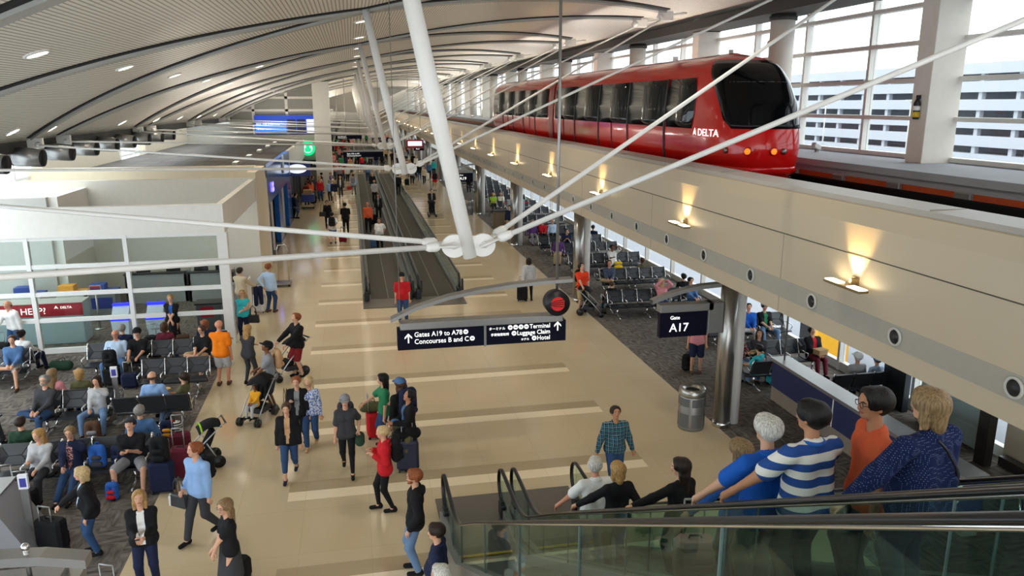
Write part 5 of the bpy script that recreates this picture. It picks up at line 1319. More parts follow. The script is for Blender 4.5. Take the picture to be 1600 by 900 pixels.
seated(bC, 2, 'seated grey-bearded man in a charcoal jumper with crossed jeans', 195, h=1.8, pose='sitcross', hair='short', hc='grey', beard='grey', glasses=True, tc='charcoal', bc='denim', L='lap', Rr='lap', hpitch=-12)
seated(bC, 0, 'seated dark-haired girl in a pale jumper resting her chin on a hand', 185, h=1.68, fem=True, hair='long', hc='dark', tc='lightgrey', bc='lightdenim', L='chin', Rr='lap', pose='sitwide')
seated(bC2, 0, 'long brown-haired woman seen from behind beyond the bearded man', 15, fem=True, hair='long', hc='sandy', tc='pink'); seated(bC2, 1, 'curly blonde head seen from behind over the empty middle seat', 0, fem=True, hair='curly', hc='blonde', tc='olive', h=1.66)
x, y = bC(0); backpack('brown and grey backpack at the feet of the girl in the pale jumper', x + .05, y - .72, 0, 180, 'brown', 1.0, 8, None, 'grey')
x, y = bC(2); duffel('dark teal bag under the bearded man', x - .15, y - .55, 0, 70, 'navy', .75)
seated(bD, 1, 'balding man in a blue shirt seen from behind on the middle seat', 0, h=1.78, hair='rim', hc='brown', top='polo', tc='sky', bc='khaki')
seated(bD, 2, 'woman in a grey tee eating from a bowl turned to the left', 285, h=1.66, fem=True, hair='tail', hc='dark', top='tee', tc='olive', bc='lightdenim', L='food', Rr='food', hpitch=-8)
r = root('food_bowl', 'pale takeaway bowl in the hands of the woman in a grey tee', 'bowl', (-4.66, 18.68, .80)); MB().lathe((0, 0, 0), [(.06, 0), (.11, .05), (.115, .05), (.10, .04), (.05, .01)], 16).build('bowl', mat('paper_bowl', 'd8c69a', .7), r); MB().ball((0, 0, .035), (.095, .095, .025), 12).build('food', mat('noodles', 'cfa95c', .6), r)
r = root('striped_tote', 'black and white striped tote bag on the carpet beside the seat row', 'bag', (-4.42, 17.75, 0)); 
sdf_obj('bag_body', [((-.14, 0, .1), (.14, 0, .1), .12, .12), ((-.15, 0, .28), (.15, 0, .28), .11, .11)], .022, m_pattern('stripe', '15161c', 'd8d6d2', .05), r, [((-.12, 0, .42), (.12, 0, .42), .07, .07)]); MB().tube([(-.12, 0, .3), (-.08, .02, .5), (.08, .02, .5), (.12, 0, .3)], .012, 6).build('handle', BLACK, r); MB().ball((.02, 0, .36), (.09, .06, .06), 10).build('red_scarf', fab(CC['red']), r)
seated(bE, 3, 'seated blonde woman in a pale grey jumper holding a paper', 185, h=1.68, fem=True, hair='long', hc='blonde', tc='lightgrey', bc='charcoal', L='lap', Rr='phone', hyaw=25)
seated(bE, 2, 'seated woman in glasses and navy cardigan with her hand at her chin', 180, h=1.68, fem=True, hair='short', hc='sandy', top='jacket', tc='navy', ic='printed', bc='denim', L='chin', Rr='lap', glasses=True, pose='sitout')
x, y = bE(1); backpack('blue and grey backpack standing on a front row seat', x - .08, y - .02, .46, 185, 'blue', .95, 0, None, 'charcoal'); backpack('small navy backpack leaning on the blue one', x - .34 + .62, y + .02, .46, 200, 'navy', .8)
p = seated(bE, 0, 'seated man in a black tee and dark cap looking down at his phone', 180, h=1.82, fat=1.1, hair='buzz', hc='dark', cap='charcoal', top='tee', tc='black', bot='shorts', bc='grey', L='phone', Rr='phone', hpitch=-32, pose='sitwide', lean=12); phone(p, 'black phone in the hands of the man in the dark cap')
seated(bE2, 4, 'grey-haired man in a blue jacket seen from behind the front row', 0, h=1.8, fat=1.15, hair='short', hc='grey', top='jacket', tc='steel', bc='denim'); seated(bE2, 0, 'person in a dark green top seen from behind at the left edge', 0, hair='short', hc='dark', tc='darkgreen')
seated(bF, 1, 'person in dark clothes seated sideways at the left edge', 90, hair='short', hc='dark', tc='black', bc='charcoal', L='lap', Rr='lap')
# luggage round the front row
suitcase('navy suitcase standing before the man in the dark cap', -3.98, 15.0, 185, 'navy', .66, .0, wide=.46); backpack('big black backpack resting on the navy suitcase', -3.98, 15.0, .66, 185, 'black', 1.05)
suitcase('purple suitcase behind the navy suitcase', -3.72, 15.55, 185, 'maroon', .68, .45); suitcase('maroon suitcase beside the man in the blue jacket', -4.0, 16.75, 180, 'maroon', .5, .45)
backpack('navy and yellow backpack hanging by the maroon suitcase', -4.28, 16.9, .35, 180, 'navy', .8, 0, None, 'yellow')
stroller('folded black stroller with a lime green rim beside the front row', -3.45, 16.0, 250, 'black', .95, False, 'black')
MB().tube([(-.30 + .28 * math.cos(R(a)), .0, .95 + .18 * math.sin(R(a))) for a in range(20, 170, 15)], .018, 6).build('lime_rim', fab(CC['lime']), bpy.data.objects['stroller'])
backpack('red and blue children\'s backpack on the carpet before the seat row', -4.89, 14.86, 0, 190, 'blue', .72, 8, None, 'red')
suitcase('black suitcase with a red ribbon before the blonde in a grey jumper', -6.25, 14.5, 175, 'black', .55, .42); suitcase('dark grey upright bag beside the suitcase with a red ribbon', -6.6, 14.75, 175, 'charcoal', .5, .5)
suitcase('large black suitcase held by the blonde woman in a black cardigan', -5.35, 13.15, 200, 'black', .62, .28, wide=.5); duffel('mustard and plum bag lying behind the large black suitcase', -5.95, 13.75, .0, 60, 'maroon', .7); duffel('black bag under the counter panel at the lower left edge', -6.05, 12.3, 0, 90, 'black', .9)
duffel('tan bag heaped beside the sign post at lower left', -5.95, 13.75, .24, 20, 'tan', .62); suitcase('black case with tall handle rising by the lower left gate sign', -3.75, 10.95, 200, 'black', .45, .55)
duffel('green and black shopping bag on the carpet beyond the left edge row', -8.55, 23.3, 0, 10, 'darkgreen', 1.0)
# standing around the left carpet and the tiles
person('blonde woman in a black cardigan reaching for a suitcase handle', -4.62, 12.96, 255, 1.62, fem=True, fat=1.12, hair='bob', hc='lightblonde', top='jacket', tc='black', ic='paleblue', bot='jeans', bc='denim', L='pocket', Rr=(.10, .62, .92), hpitch=-4, lean=6)
p = person('woman in a black blazer and white tee looking at her phone', -3.49, 11.75, 172, 1.68, fem=True, hair='long', hc='blonde', top='jacket', tc='black', ic='white', bot='jeans', bc='navy', L='phone', Rr='phone', hpitch=-12); phone(p, 'phone held by the woman in the black blazer')
backpack('black and green backpack on the floor at the feet of the woman in the blazer', -2.62, 10.95, 0, 180, 'black', .9, 0, None, 'darkgreen')
p = person('red-haired man in a light blue shirt walking with a bag and bottle', -2.90, 13.07, 215, 1.84, pose='walk', hair='short', hc='ginger', top='long', tc='sky', bot='trousers', bc='charcoal', L=(-.20, .0, .80), Rr=(.20, .14, .95), hyaw=25, hpitch=-8)
w = p['W']((.27, .18, .62)); handbag('black satchel hanging from the hand of the man in a light blue shirt', w[0], w[1], w[2], 215, 'charcoal', 1.0, .34); wear_pack(p, 'black backpack on the man in the light blue shirt', 'black', .8)
r = root('water_bottle', 'white bottle clipped to the satchel of the man in light blue', 'bottle', p['W']((.44, .20, .62))); MB().lathe((0, 0, 0), [(.035, 0), (.038, .02), (.038, .16), (.02, .19)], 14).build('bottle', WHITE, r); MB().lathe((0, 0, .19), [(.022, 0), (.022, .03)], 12).build('cap', GREYP, r)
person('woman in a black top and long grey trousers looking left', -2.14, 11.25, 250, 1.66, fem=True, hair='wavy', hc='sandy', top='tee', tc='black', bot='skirt', bc='charcoal', L='cross', Rr='cross', glasses=True, hyaw=-25)
suitcase('small black and red suitcase at the bottom edge beside the woman in grey', -2.14, 11.68, 200, 'black', .4, .3)
person('woman in a black jacket, tan top and rolled jeans walking forward', -1.55, 15.12, 182, 1.64, pose='walk', fem=True, hair='short', hc='brown', top='jacket', tc='black', ic='tan', bot='capri', bc='denim', shoe='navy', L='down', Rr='down')
r = root('water_bottle', 'clear blue-labelled bottle in the hand of the woman in rolled jeans', 'bottle', (-1.39, 15.26,.62)); MB().lathe((0, 0, 0), [(.03, 0), (.033, .02), (.033, .15), (.012, .2)], 12).build('bottle', mat('bottle_clear', 'c5d4da', .1), r); MB().lathe((0, 0, .06), [(.0345, 0), (.0345, .06)], 12).build('label_band', mat('card_blue', '1c2f7c', .4), r)
person('blonde woman in a blue patterned blouse walking forward', -1.19, 16.53, 185, 1.68, pose='walk', swing=.6, fem=True, hair='wavy', hc='lightblonde', top='long', tc='paisley', bot='jeans', bc='denim', shoe='tan', L='down', Rr='down', hyaw=10)
p = person('woman in a black cardigan and striped top with a brown shoulder bag', -1.44, 16.52, 186, 1.7, pose='walk', swing=.8, fem=True, hair='short', hc='ginger', top='jacket', tc='black', ic='grey', bot='leggings', bc='black', L='down', Rr='strap')
w = p['W']((.25, .05, .82)); handbag('brown leather shoulder bag of the woman in the striped top', w[0], w[1], w[2], 100, 'brown', .9, .5)
p = person('traveller in a grey cap and grey shirt striding forward', -0.39, 15.11, 180, 1.72, pose='walk', swing=-1, fem=True, hair='tail', hc='brown', cap='grey', top='polo', tc='charcoal', bot='leggings', bc='black', L='hip', Rr='down'); wear_pack(p, 'blue-grey backpack on the traveller in the grey cap', 'charcoal', 1.0, 'steel')
w = p['W']((-.27, .12, .70)); duffel('green jacket bundle carried by the traveller in the grey cap', w[0], w[1], w[2], 90, 'darkgreen', .7)
person('dark-haired woman in a green tee holding a red suitcase', 0.43, 16.20, 265, 1.74, fem=True, hair='wavy', hc='black', top='tee', tc='green', bot='jeans', bc='denim', L='down', Rr=(.16, .50, .98))
suitcase('red suitcase with a green duffel on it', 0.16, 16.81, 265, 'red', .62, .42); x_, y_ = 0.16, 16.81; duffel('green duffel bag strapped over the red suitcase', x_, y_, .62, 0, 'olive', .85)
p = person('long-haired person in a teal beanie and black jacket with a backpack', 0.77, 15.54, 325, 1.84, hair='wavy', hc='brown', cap='steel', top='jacket', tc='black', bot='trousers', bc='olive', L='down', Rr='phone'); wear_pack(p, 'large navy backpack on the person in the teal beanie', 'navy', 1.15)
p = person('man in a black jacket bent over his phone beside a navy suitcase', 0.88, 15.03, 255, 1.76, hair='short', hc='black', skin='tan', top='jacket', tc='black', ic='steel', bot='trousers', bc='olive', L='phone', Rr='phone', hpitch=-30, hyaw=0); phone(p, 'phone in the hands of the man bent over beside the navy suitcase')
suitcase('navy hard suitcase with a black bag on its handle', 0.84, 14.95, 185, 'navy', .70, .4, hard=True, wide=.46); x_, y_ = 0.84, 14.95; duffel('black bag sitting on the navy hard suitcase', x_, y_ , .72, 0, 'black', .85)
p = person('blond youth in a red hooded jacket and black joggers looking left', 0.32, 13.40, 268, 1.72, pose='stand', hair='buzz', hc='lightblonde', top='hood', tc='red', bot='leggings', bc='black', L='strap', Rr='strap', feet=((-.1, -.12, .085), (.1, .14, .085))); wear_pack(p, 'black backpack on the youth in the red jacket', 'black', 1.0)
person('man in a black hooded tee and faded jeans with hands in pockets', 0.72, 11.31, 275, 1.84, hair='short', hc='ginger', beard='ginger', top='hood', tc='black', bot='jeans', bc='lightdenim', L='pocket', Rr='pocket', glasses=True, lean=-2)
person('grey-haired man in a dark navy polo beside the escalator newel', 0.92, 9.71, 285, 1.78, fat=1.2, hair='short', hc='dark', top='polo', tc='navy', bot='trousers', bc='charcoal', L='down', Rr='down')
person('white-haired man at the bottom edge with a bare forearm raised', 0.87, 8.77, 285, 1.74, fat=1.15, hair='short', hc='white', skin='red', top='polo', tc='white', bot='trousers', bc='khaki', L='fwd', Rr='fwd')
person('bald man in an orange tee and grey shorts seen from behind', -3.74, 21.01, 10, 1.85, fat=1.15, hair='bald', skin='red', top='tee', tc='orange', bot='shorts', bc='lightgrey', shoe='brown', L='fold', Rr='down')
person('long-haired blonde woman in a grey top and dark leggings seen from behind', -3.04, 20.97, 30, 1.68, fem=True, hair='long', hc='blonde', top='long', tc='charcoal', bot='leggings', bc='charcoal', L='phone', Rr='fold', lean=4)
r = root('litter_bin', 'tall white litter bin behind the man in the orange tee', 'bin', (-3.97, 22.79, 0)); MB().lathe((0, 0, 0), [(.24, 0), (.25, .03), (.25, .95), (.2, 1.02), (.14, 1.02)], 24).build('shell', WHITE, r); MB().lathe((0, 0, 1.0), [(.14, 0), (.14, .025)], 20).build('opening', DARK, r)
p = person('man in a black cap and grey tee leaning over a stroller', -2.24, 18.95, 250, 1.82, hair='buzz', hc='black', skin='brown', cap='black', top='tee', tc='grey', bot='shorts', bc='charcoal', L='fwd', Rr='phone', hpitch=-25, lean=8); wear_pack(p, 'tan backpack on the man leaning over the stroller', 'tan', .95)
stroller('black and grey stroller with a small child in yellow', -2.54, 18.39, 205, 'black', 1.0); x_, y_ = -2.56, 18.20
person('small child in a yellow top sitting in the stroller', x_ - .02, y_ - .02, 205, .98, z=.20, pose='sit', hair='curly', hc='dark', skin='brown', tc='yellow', bc='lightgrey', L='lap', Rr='lap', child=True, vox=.02)
person('red-haired man in a black jacket and red shorts pushing a stroller', -1.76, 21.33, 235, 1.86, hair='short', hc='ginger', top='jacket', tc='black', bot='shorts', bc='darkred', L='fwd', Rr='fwd', hpitch=-15)
stroller('black stroller pushed by the man in red shorts', -2.05, 21.39, 235, 'black', 1.05)
p = person('woman in a turquoise sleeveless top with a black handbag', -3.71, 25.33, 190, 1.66, fem=True, fat=1.15, hair='short', hc='blonde', top='tank', tc='turq', bot='jeans', bc='navy', L='phone', Rr='fold', glasses=True, hpitch=-14); w = p['W']((-.36, .1, .62)); handbag('big black handbag on the arm of the woman in turquoise', w[0], w[1], w[2], 190, 'black', 1.1, .3)
person('man in a pale blue shirt and jeans with a navy coat over his arm', -3.21, 28.63, 30, 1.84, hair='short', hc='ginger', top='long', tc='paleblue', bot='jeans', bc='denim', shoe='brown', L='back', Rr='down')
suitcase('white suitcase with a navy coat draped on it', -3.61, 28.71, 20, 'white', .7, .35); x_, y_ = -3.61, 28.71; r = root('draped_coat', 'navy coat draped over the white suitcase', 'coat', (x_ - .0, y_ - .2, .35)); sdf_obj('cloth', [((-.1, 0, .0), (-.08, .05, .6), .07, .09), ((.1, 0, .05), (.08, .05, .6), .07, .09)], .025, fab(CC['navy']), r)
r = root('luggage_cart', 'tall chrome luggage trolley by the shop corner', 'trolley', (-3.11, 33.13, 0)); MB().tube([(-.22, 0, .12), (-.22, 0, 1.5), (-.15, 0, 1.72), (.15, 0, 1.72), (.22, 0, 1.5), (.22, 0, .12)], .022, 8).build('hoop', CHROME, r); MB().box((-.3, -.5, .1), (.3, .3, .15), 0, None, .02).build('deck', STEEL, r)
for q in (-.24, .24): MB().cyl((q, -.42, .05), (q, -.36, .05), .05, n=10).build('wheel', RUBBER, r); MB().cyl((q, .2, .05), (q, .26, .05), .05, n=10).build('wheel', RUBBER, r)
person('woman in a black dress and blue scarf standing before the glass', -5.80, 24.99, 184, 1.7, fem=True, fat=1.08, hair='short', hc='blonde', top='tee', tc='black', ic='blue', bot='skirt', bc='black', L='cross', Rr='cross'); x_, y_ = -5.80, 24.99; duffel('brown bag at the knees of the woman in the blue scarf', x_ + .3, y_ - .22, .28, 0, 'brown', .6)
person('bald man in a white shirt bending to his case by the help counter', -10.28, 24.93, 200, 1.8, fat=1.1, hair='rim', hc='dark', skin='red', top='long', tc='white', bot='jeans', bc='denim', L='down', Rr='fwd', lean=14, hpitch=-18)
suitcase('black suitcase beside the bald man in the white shirt', -10.44, 24.35, 180, 'black', .6, .35); person('man in a beige jacket standing at the podium behind the corner post', -4.15, 28.2, 30, 1.82, hair='short', hc='dark', top='jacket', tc='beige', bot='trousers', bc='khaki', L='fwd', Rr='fwd')
person('man in a red polo and black cap standing before the moving walkway', 1.48, 26.35, 182, 1.78, fat=1.2, hair='short', hc='dark', cap='black', top='polo', tc='red', bot='jeans', bc='denim', L='down', Rr='down')
person('woman in a grey hoodie walking away with a black suitcase', 6.48, 28.38, 8, 1.72, fem=True, hair='bob', hc='dark', top='hood', tc='lightgrey', bot='leggings', bc='black', L='pull', Rr='down'); suitcase('black suitcase rolled by the woman in the grey hoodie', 6.24, 28.43, 10, 'black', .56, .4)
person('man in a dark plaid shirt walking to the escalators', 4.79, 13.29, 182, 1.78, pose='walk', fat=1.12, hair='short', hc='dark', skin='tan', top='long', tc='plaid', bot='jeans', bc='denim', L=(-.36, .02, .82), Rr=(.36, .02, .82), hpitch=-14)
person('man in a pink shirt and navy shorts behind the Gate A17 sign', 9.34, 19.38, 200, 1.84, top='polo', tc='pink', bot='shorts', bc='navy', shoe='brown', hair='short', hc='brown', L='down', Rr='down'); backpack('black backpack on the carpet beside the man in the pink shirt', 9.21, 19.63, 0, 180, 'black', 1.0)
p = person('young man in an orange-red tee looking down by the stroller', 8.03, 26.41, 170, 1.84, hair='short', hc='black', top='tee', tc='orangered', bot='shorts', bc='khaki', L='down', Rr='fwd', hpitch=-28, hyaw=-10); wear_pack(p, 'dark backpack on the young man in orange-red', 'black', .9)
stroller('black stroller before the young man in orange-red', 8.25, 25.92, 120, 'black', 1.0)

# ================================================================ riders on the down escalator
def rider(label, x, y, h, face=-6, **kw):
    z = max(.02, step_z(y)); kw.setdefault('L', (-(x - 2.64) * 1.75 / h, .34, .86 * 1.75 / h)); return person(label, x, y, face, h, z=z, **kw)
p = rider('woman in a navy dotted blouse nearest on the escalator', 3.58, 4.0, 1.62, -14, fat=1.72, hair='bob', hc='sandy', top='long', tc='dots', bot='trousers', bc='navy', L=(-.74, .14, .90), Rr='down', hyaw=-8)
T_ = p['T']; g = [p['W'](p['chest'] + V3(*v)) for v in ((-.10, -.15, .16), (-.02, -.165, .08), (.10, -.175, -.08), (.20, -.15, -.24), (.25, -.05, -.30))]
r = root('crossbody_strap', 'black bag strap crossing the back of the woman in dots', 'strap', g[0]); o0 = Vector(g[0]); MB().tube([Vector(q) - o0 for q in g], .009, 6).build('strap', BLACK, r); q = Vector(p['W'](p['chest'] + V3(.30, .02, -.36))) - o0; MB().ball(q, (.10, .13, .13), 12).build('pouch', mat('pale_pouch', 'b8bdb8', .5), r)
rider('dark-haired young man in glasses and a coral tee facing left', 3.62, 4.55, 1.74, -72, hair='short', hc='black', skin='tan', top='tee', tc='coral', bot='trousers', bc='charcoal', L='down', Rr='down', glasses=True, hyaw=-8)
rider('man in a blue and white striped polo on the escalator', 3.14, 4.58, 1.68, -10, fat=1.25, hair='short', hc='black', skin='tan', top='polo', tc='bluestripe', bot='trousers', bc='charcoal', Rr=(.30, .3, .9), hyaw=-18)
rider('white-haired man in a bright blue shirt on the escalator', 3.02, 4.95, 1.64, -8, fat=1.2, hair='short', hc='white', top='polo', tc='royal', bot='trousers', bc='grey', Rr='down', hyaw=-6)
rider('woman in a blue sleeve half hidden behind the bright blue shirt', 3.40, 6.0, 1.54, -22, fem=True, hair='bob', hc='sandy', top='long', tc='blue', bot='trousers', bc='navy', Rr='down', L=(-.74, .25, .84))
rider('girl with very long dark brown hair on the escalator', 3.42, 7.3, 1.48, -20, fem=True, hair='long', hc='dark', top='long', tc='black', bot='trousers', bc='black', Rr='down', hyaw=-45)
rider('woman with a blonde bob and a black top on the escalator', 3.16, 8.6, 1.58, -6, fem=True, hair='bob', hc='blonde', top='long', tc='black', bot='trousers', bc='charcoal', Rr='hip')
rider('white-haired man in a white polo lowest on the escalator', 3.10, 9.35, 1.73, -4, fat=1.1, hair='short', hc='white', skin='red', top='polo', tc='white', bot='trousers', bc='steel', Rr='down', hyaw=25)
suitcase('pink and black suitcase on the escalator step behind the girl', 3.35, 6.72, 10, 'pink', .5, .4, z=step_z(6.72) + .02)

# ================================================================ right-hand gate seating
rb = {}
for k, (y, x, n, f) in enumerate(((25.4, 10.5, 6, 180), (26.26, 10.5, 6, 0), (29.0, 11.1, 5, 180), (29.86, 11.1, 5, 0), (32.4, 11.0, 6, 180), (33.26, 11.0, 6, 0), (35.2, 10.9, 6, 180), (37.4, 10.8, 6, 180), (38.26, 10.8, 6, 0), (40.6, 10.9, 6, 180), (41.46, 10.9, 6, 0))):
    rb[k] = bench('right carpet seat row, %s beyond the Gate A17 sign%s' % (ordn[k // 2], '' if f == 180 else ' backing away'), x, y, f, n)
for k in range(8):
    y = 45 + 3.6 * k; bench('distant row of dark seats under the guideway, %s of the far rows' % ordn[k], 11.1, y, 180, 5); 
seated(rb[0], 2, 'seated blonde woman in pink with both hands raised to her head', 180, fem=True, hair='wavy', hc='lightblonde', tc='pink', bc='denim', L='head', Rr='head', hpitch=-20); seated(rb[0], 0, 'seated man in a blue plaid shirt right of the woman in pink', 170, hair='short', hc='dark', tc='steel', bc='denim', L='lap', Rr='lap')
seated(rb[1], 0, 'boy with tousled brown hair seen from behind by the stroller', -5, h=1.5, hair='short', hc='brown', tc='black'); seated(rb[1], 5, 'dark-haired head resting behind the woman in pink', 0, hair='short', hc='black', tc='black')
seated(rb[2], 4, 'seated man in a navy plaid shirt and khaki trousers with a crossed leg', 195, pose='sitcross', hair='short', hc='brown', skin='red', tc='navyplaid', bc='khaki', L='lap', Rr='lap', hpitch=-18); seated(rb[3], 3, 'dark head low behind the second row seats', 0, h=1.6, hair='short', hc='brown', skin='brown', tc='olive')
p = seated(rb[4], 2, 'seated man in a white tee shading his eyes with one arm', 180, hair='short', hc='black', skin='brown', top='tee', tc='white', bot='shorts', bc='cream', L='head', Rr='phone', pose='sitwide'); w = p['W']((-.1, .5, .38)); r = root('yellow_bag', 'bright yellow bag on the lap of the man in the white tee', 'bag', w); sdf_obj('bag_body', [((-.13, 0, .05), (.13, 0, .05), .07, .07), ((-.12, 0, .22), (.12, 0, .22), .06, .06)], .025, fab('e8c41c'), r); MB().tube([(-.08, 0, .26), (0, 0, .36), (.08, 0, .26)], .01, 5).build('handle', fab('e8c41c'), r)
seated(rb[6], 5, 'grey-haired person leaning on an armrest beside the steel column', 200, hair='short', hc='grey', tc='purple', bc='khaki'); seated(rb[8], 5, 'person in navy seated by the window looking out', 30, hair='short', hc='dark', tc='navy')
seated(rb[7], 3, 'man in a navy tee bent forward over a book', 190, hair='short', hc='black', tc='navy', top='tee', bc='denim', L='phone', Rr='phone', lean=20); seated(rb[9], 4, 'person in a bright red top seated with a pale bag', 185, hair='short', hc='black', tc='red', bc='black', L='lap', Rr='lap'); seated(rb[9], 5, 'person in lilac seated left of the red top', 180, hair='buzz', hc='grey', skin='red', tc='purple', bc='grey'); seated(rb[9], 3, 'person in pale blue seated right of the red top', 180, hair='rim', hc='white', tc='paleblue', bc='charcoal')
bn = bench('black beam seats by the window with the boy in the royal blue hoodie', 12.1, 21.5, 180, 5); bn2 = bench('black beam seats with the couple sharing a tablet', 11.5, 18.75, 180, 5); bn3 = bench('black beam seats in front of the navy counter seen from behind', 10.65, 17.95, 0, 2); bn4 = bench('black beam seats right of the navy counter facing the window', 12.4, 16.6, 0, 3); bn5 = bench('black beam seats facing the window behind the boy in the blue hoodie', 12.1, 22.4, 0, 5)
bn6 = bench('black beam seats seen through the escalator glass at lower right', 11.6, 9.3, 200, 3)
seated(bn, 2, 'boy in a royal blue hoodie with a pale leg stretched along the seats', 190, top='hood', tc='royal', bc='lightgrey', hair='short', hc='black', L='lap', Rr='lap', pose='sitcross', hpitch=-15); seated(bn, 1, 'man in a grey cap and dark tee with a green print', 180, hair='short', hc='dark', cap='grey', top='tee', tc='black', ic='green', bc='lightdenim', L='lap', Rr='lap', pose='sitwide')
seated(bn5, 2, 'person in black seen from behind at the window seats', 0, hair='short', hc='brown', tc='black')
p = seated(bn2, 4, 'man in a red plaid shirt sharing a tablet', 165, hair='short', hc='black', tc='redplaid', bc='lightdenim', L='phone', Rr='phone', hpitch=-25, hyaw=-15); seated(bn2, 3, 'woman in a dark brown jacket leaning over the tablet', 195, fem=True, hair='long', hc='dark', top='jacket', tc='charcoal', bc='denim', L='lap', Rr='phone', hpitch=-20, hyaw=20)
w = p['W']((-.05, .42, .88)); r = root('tablet', 'gold-cased tablet held between the couple', 'tablet', w, p['rz']); r.rotation_euler = (R(60), 0, p['rz']); MB().box((-.13, -.09, -.006), (.13, .09, .006), 0, None, .005).build('case', mat('gold_case', 'b59a63', .5), r); MB().box((-.12, -.08, .006), (.12, .08, .009)).build('screen', mat('phone_glass', '20242c', .1), r)
x_, y_ = bn2(3); backpack('turquoise backpack at the feet of the couple with the tablet', x_ + .12, y_ - .62, 0, 180, 'turq', 1.1)
p = seated(bn2, 0, 'boy in a black jacket with a red-print tee holding a brown box', 180, hair='short', hc='black', top='jacket', tc='black', ic='red', bc='maroon', L='lap', Rr='lap', hpitch=-25); w = p['W']((0, .34, .66)); r = root('cardboard_box', 'brown cardboard food box on the lap of the boy in black', 'box', w, .2); MB().box((-.16, -.12, 0), (.16, .12, .13), 0, None, .01).build('box', mat('cardboard', 'a3835a', .8), r); MB().box((-.17, -.13, .13), (.17, .13, .15)).build('lid', mat('cardboard', 'a3835a', .8), r)
seated(bn3, 0, 'person in a teal tee slumped with feet up before the navy counter', -30, h=1.6, hair='short', hc='black', top='tee', tc='turq', bc='grey', L='lap', Rr='lap')
seated(bn4, 1, 'man in a white cap and grey top facing the window', 0, hair='short', hc='white', cap='white', skin='red', tc='lightgrey'); seated(bn4, 2, 'person in a blue cap seated just behind the navy counter', -10, h=1.55, hair='short', hc='brown', cap='sky', tc='paleblue')
x_, y_ = bn4(0); backpack('red backpack on the seat by the window', x_ - .75, y_ + .5, .02, 180, 'red', 1.15); duffel('black bag beside the red backpack at the window', x_ - .1, y_ + .75, 0, 0, 'black', .9)
# queue podium and its sign far right
r = root('gate_podium', 'tan gate podium with a white monitor back under the guideway', 'podium', (9.3, 46.5, 0)); MB().box((-.9, -.35, 0), (.9, .35, 1.05), 0, None, .02).build('body', mat('podium_tan', '6b5a42', .6), r); MB().box((-.1, -.4, 1.05), (.95, .0, 1.75), 0, None, .03).build('monitor_housing', mat('pale_blue_grey_panel', 'a9b9bd', .4), r); MB().box((-.95, -.4, 1.05), (.95, .4, 1.1)).build('worktop', BLACK, r)
r = root('queue_barrier', 'steel queue post with a red belt and navy base plate', 'barrier', (9.90, 51.34, 0)); MB().lathe((0, 0, 0), [(.2, 0), (.2, .02), (.04, .05)], 18).build('base', mat('card_blue', '1c2f7c', .4), r); MB().cyl((0, 0, .03), (0, 0, 1.7), .03, n=10).build('post', STEEL, r); MB().box((.03, -.01, .88), (1.8, .01, .94)).build('belt', fab(CC['red']), r)
bw = bench('two dark seats with the man in a lime tee', 10.00, 54.03, 180, 2)
seated(bw, 1, 'seated man in a lime green tee by the steel column', 180, fat=1.2, hair='bald', skin='red', top='tee', tc='lime', bot='trousers', bc='charcoal', L='lap', Rr='lap'); seated(bw, 0, 'seated man in a pale tee right of the lime tee', 180, fat=1.1, hair='rim', hc='white', skin='red', top='tee', tc='cream', bot='shorts', bc='khaki', L='lap', Rr='lap')

# ================================================================ people along the hall and on the walkways
def far(label, x, y, face, tc, bc='charcoal', h=1.72, **kw):
    kw.setdefault('hair', 'short'); kw.setdefault('hc', 'dark'); return person(label, x, y, face, h, tc=tc, bc=bc, **kw)
p = far('man in a white tee with a black backpack walking away', -1.25, 42.59, 5, 'white', 'steel', 1.78, top='tee', bot='shorts', hc='black', Rr='back', pose='walk'); wear_pack(p, 'black backpack on the man in the white tee walking away', 'black', 1.0); suitcase('dark red carry-on rolling beside the man in the white tee', -0.74, 43.09, 5, 'darkred', .45, .4)
far('man all in black walking away beside the walkway', -0.58, 46.15, 3, 'black', 'black', 1.85, top='tee', fat=1.1, pose='walk')
p = far('woman in black with a big shoulder bag walking forward', -1.69, 48.59, 180, 'black', 'black', 1.72, fem=True, hair='tail', top='jacket', pose='walk'); w = p['W']((.3, .1, .75)); handbag('large black bag on the shoulder of the woman in black', w[0], w[1], w[2], 180, 'black', 1.2, .5)
far('man in a navy top and cream shorts walking forward', -1.54, 61.57, 182, 'navy', 'cream', 1.75, bot='shorts', pose='walk', hair='bald')
far('man in a dark suit and white shirt striding forward', -1.08, 64.48, 184, 'charcoal', 'charcoal', 1.8, top='jacket', ic='white', pose='walk', hair='rim', hc='grey')
far('pilot in a white shirt and dark tie', -1.35, 78.08, 180, 'white', 'black', 1.82, top='polo', pose='walk')
p = far('person in pale blue with a grey pack and a red bag', -0.04, 66.12, 8, 'paleblue', 'grey', 1.78, pose='walk'); wear_pack(p, 'grey backpack on the person in pale blue', 'grey'); w = p['W']((-.34, .0, .45)); handbag('red tote carried by the person in pale blue', w[0], w[1], w[2], 0, 'red', 1.2, .3)
far('person in a dark coat leaning at the shop corner', -4.12, 53.29, 70, 'black', 'black', 1.74); far('person in navy beside the shop corner', -3.87, 53.24, 100, 'navy', 'denim', 1.7)
p = far('person in a dark red top pulling a black case', -3.57, 60.39, 20, 'darkred', 'black', 1.7, L='pull'); suitcase('black suitcase leaning behind the person in dark red', -3.17, 61.10, 300, 'black', .6, .4, tilt=20)
r = root('blue_cart', 'blue laden cart by the dark shop front', 'cart', (-3.35, 58.4, 0)); MB().box((-.45, -.6, .5), (.45, .6, 1.05), 0, None, .03).build('cart_body', mat('card_blue', '1c2f7c', .4), r); MB().box((-.3, -.4, 1.05), (.3, .4, 1.35)).build('carton', mat('cardboard', 'a3835a', .8), r)
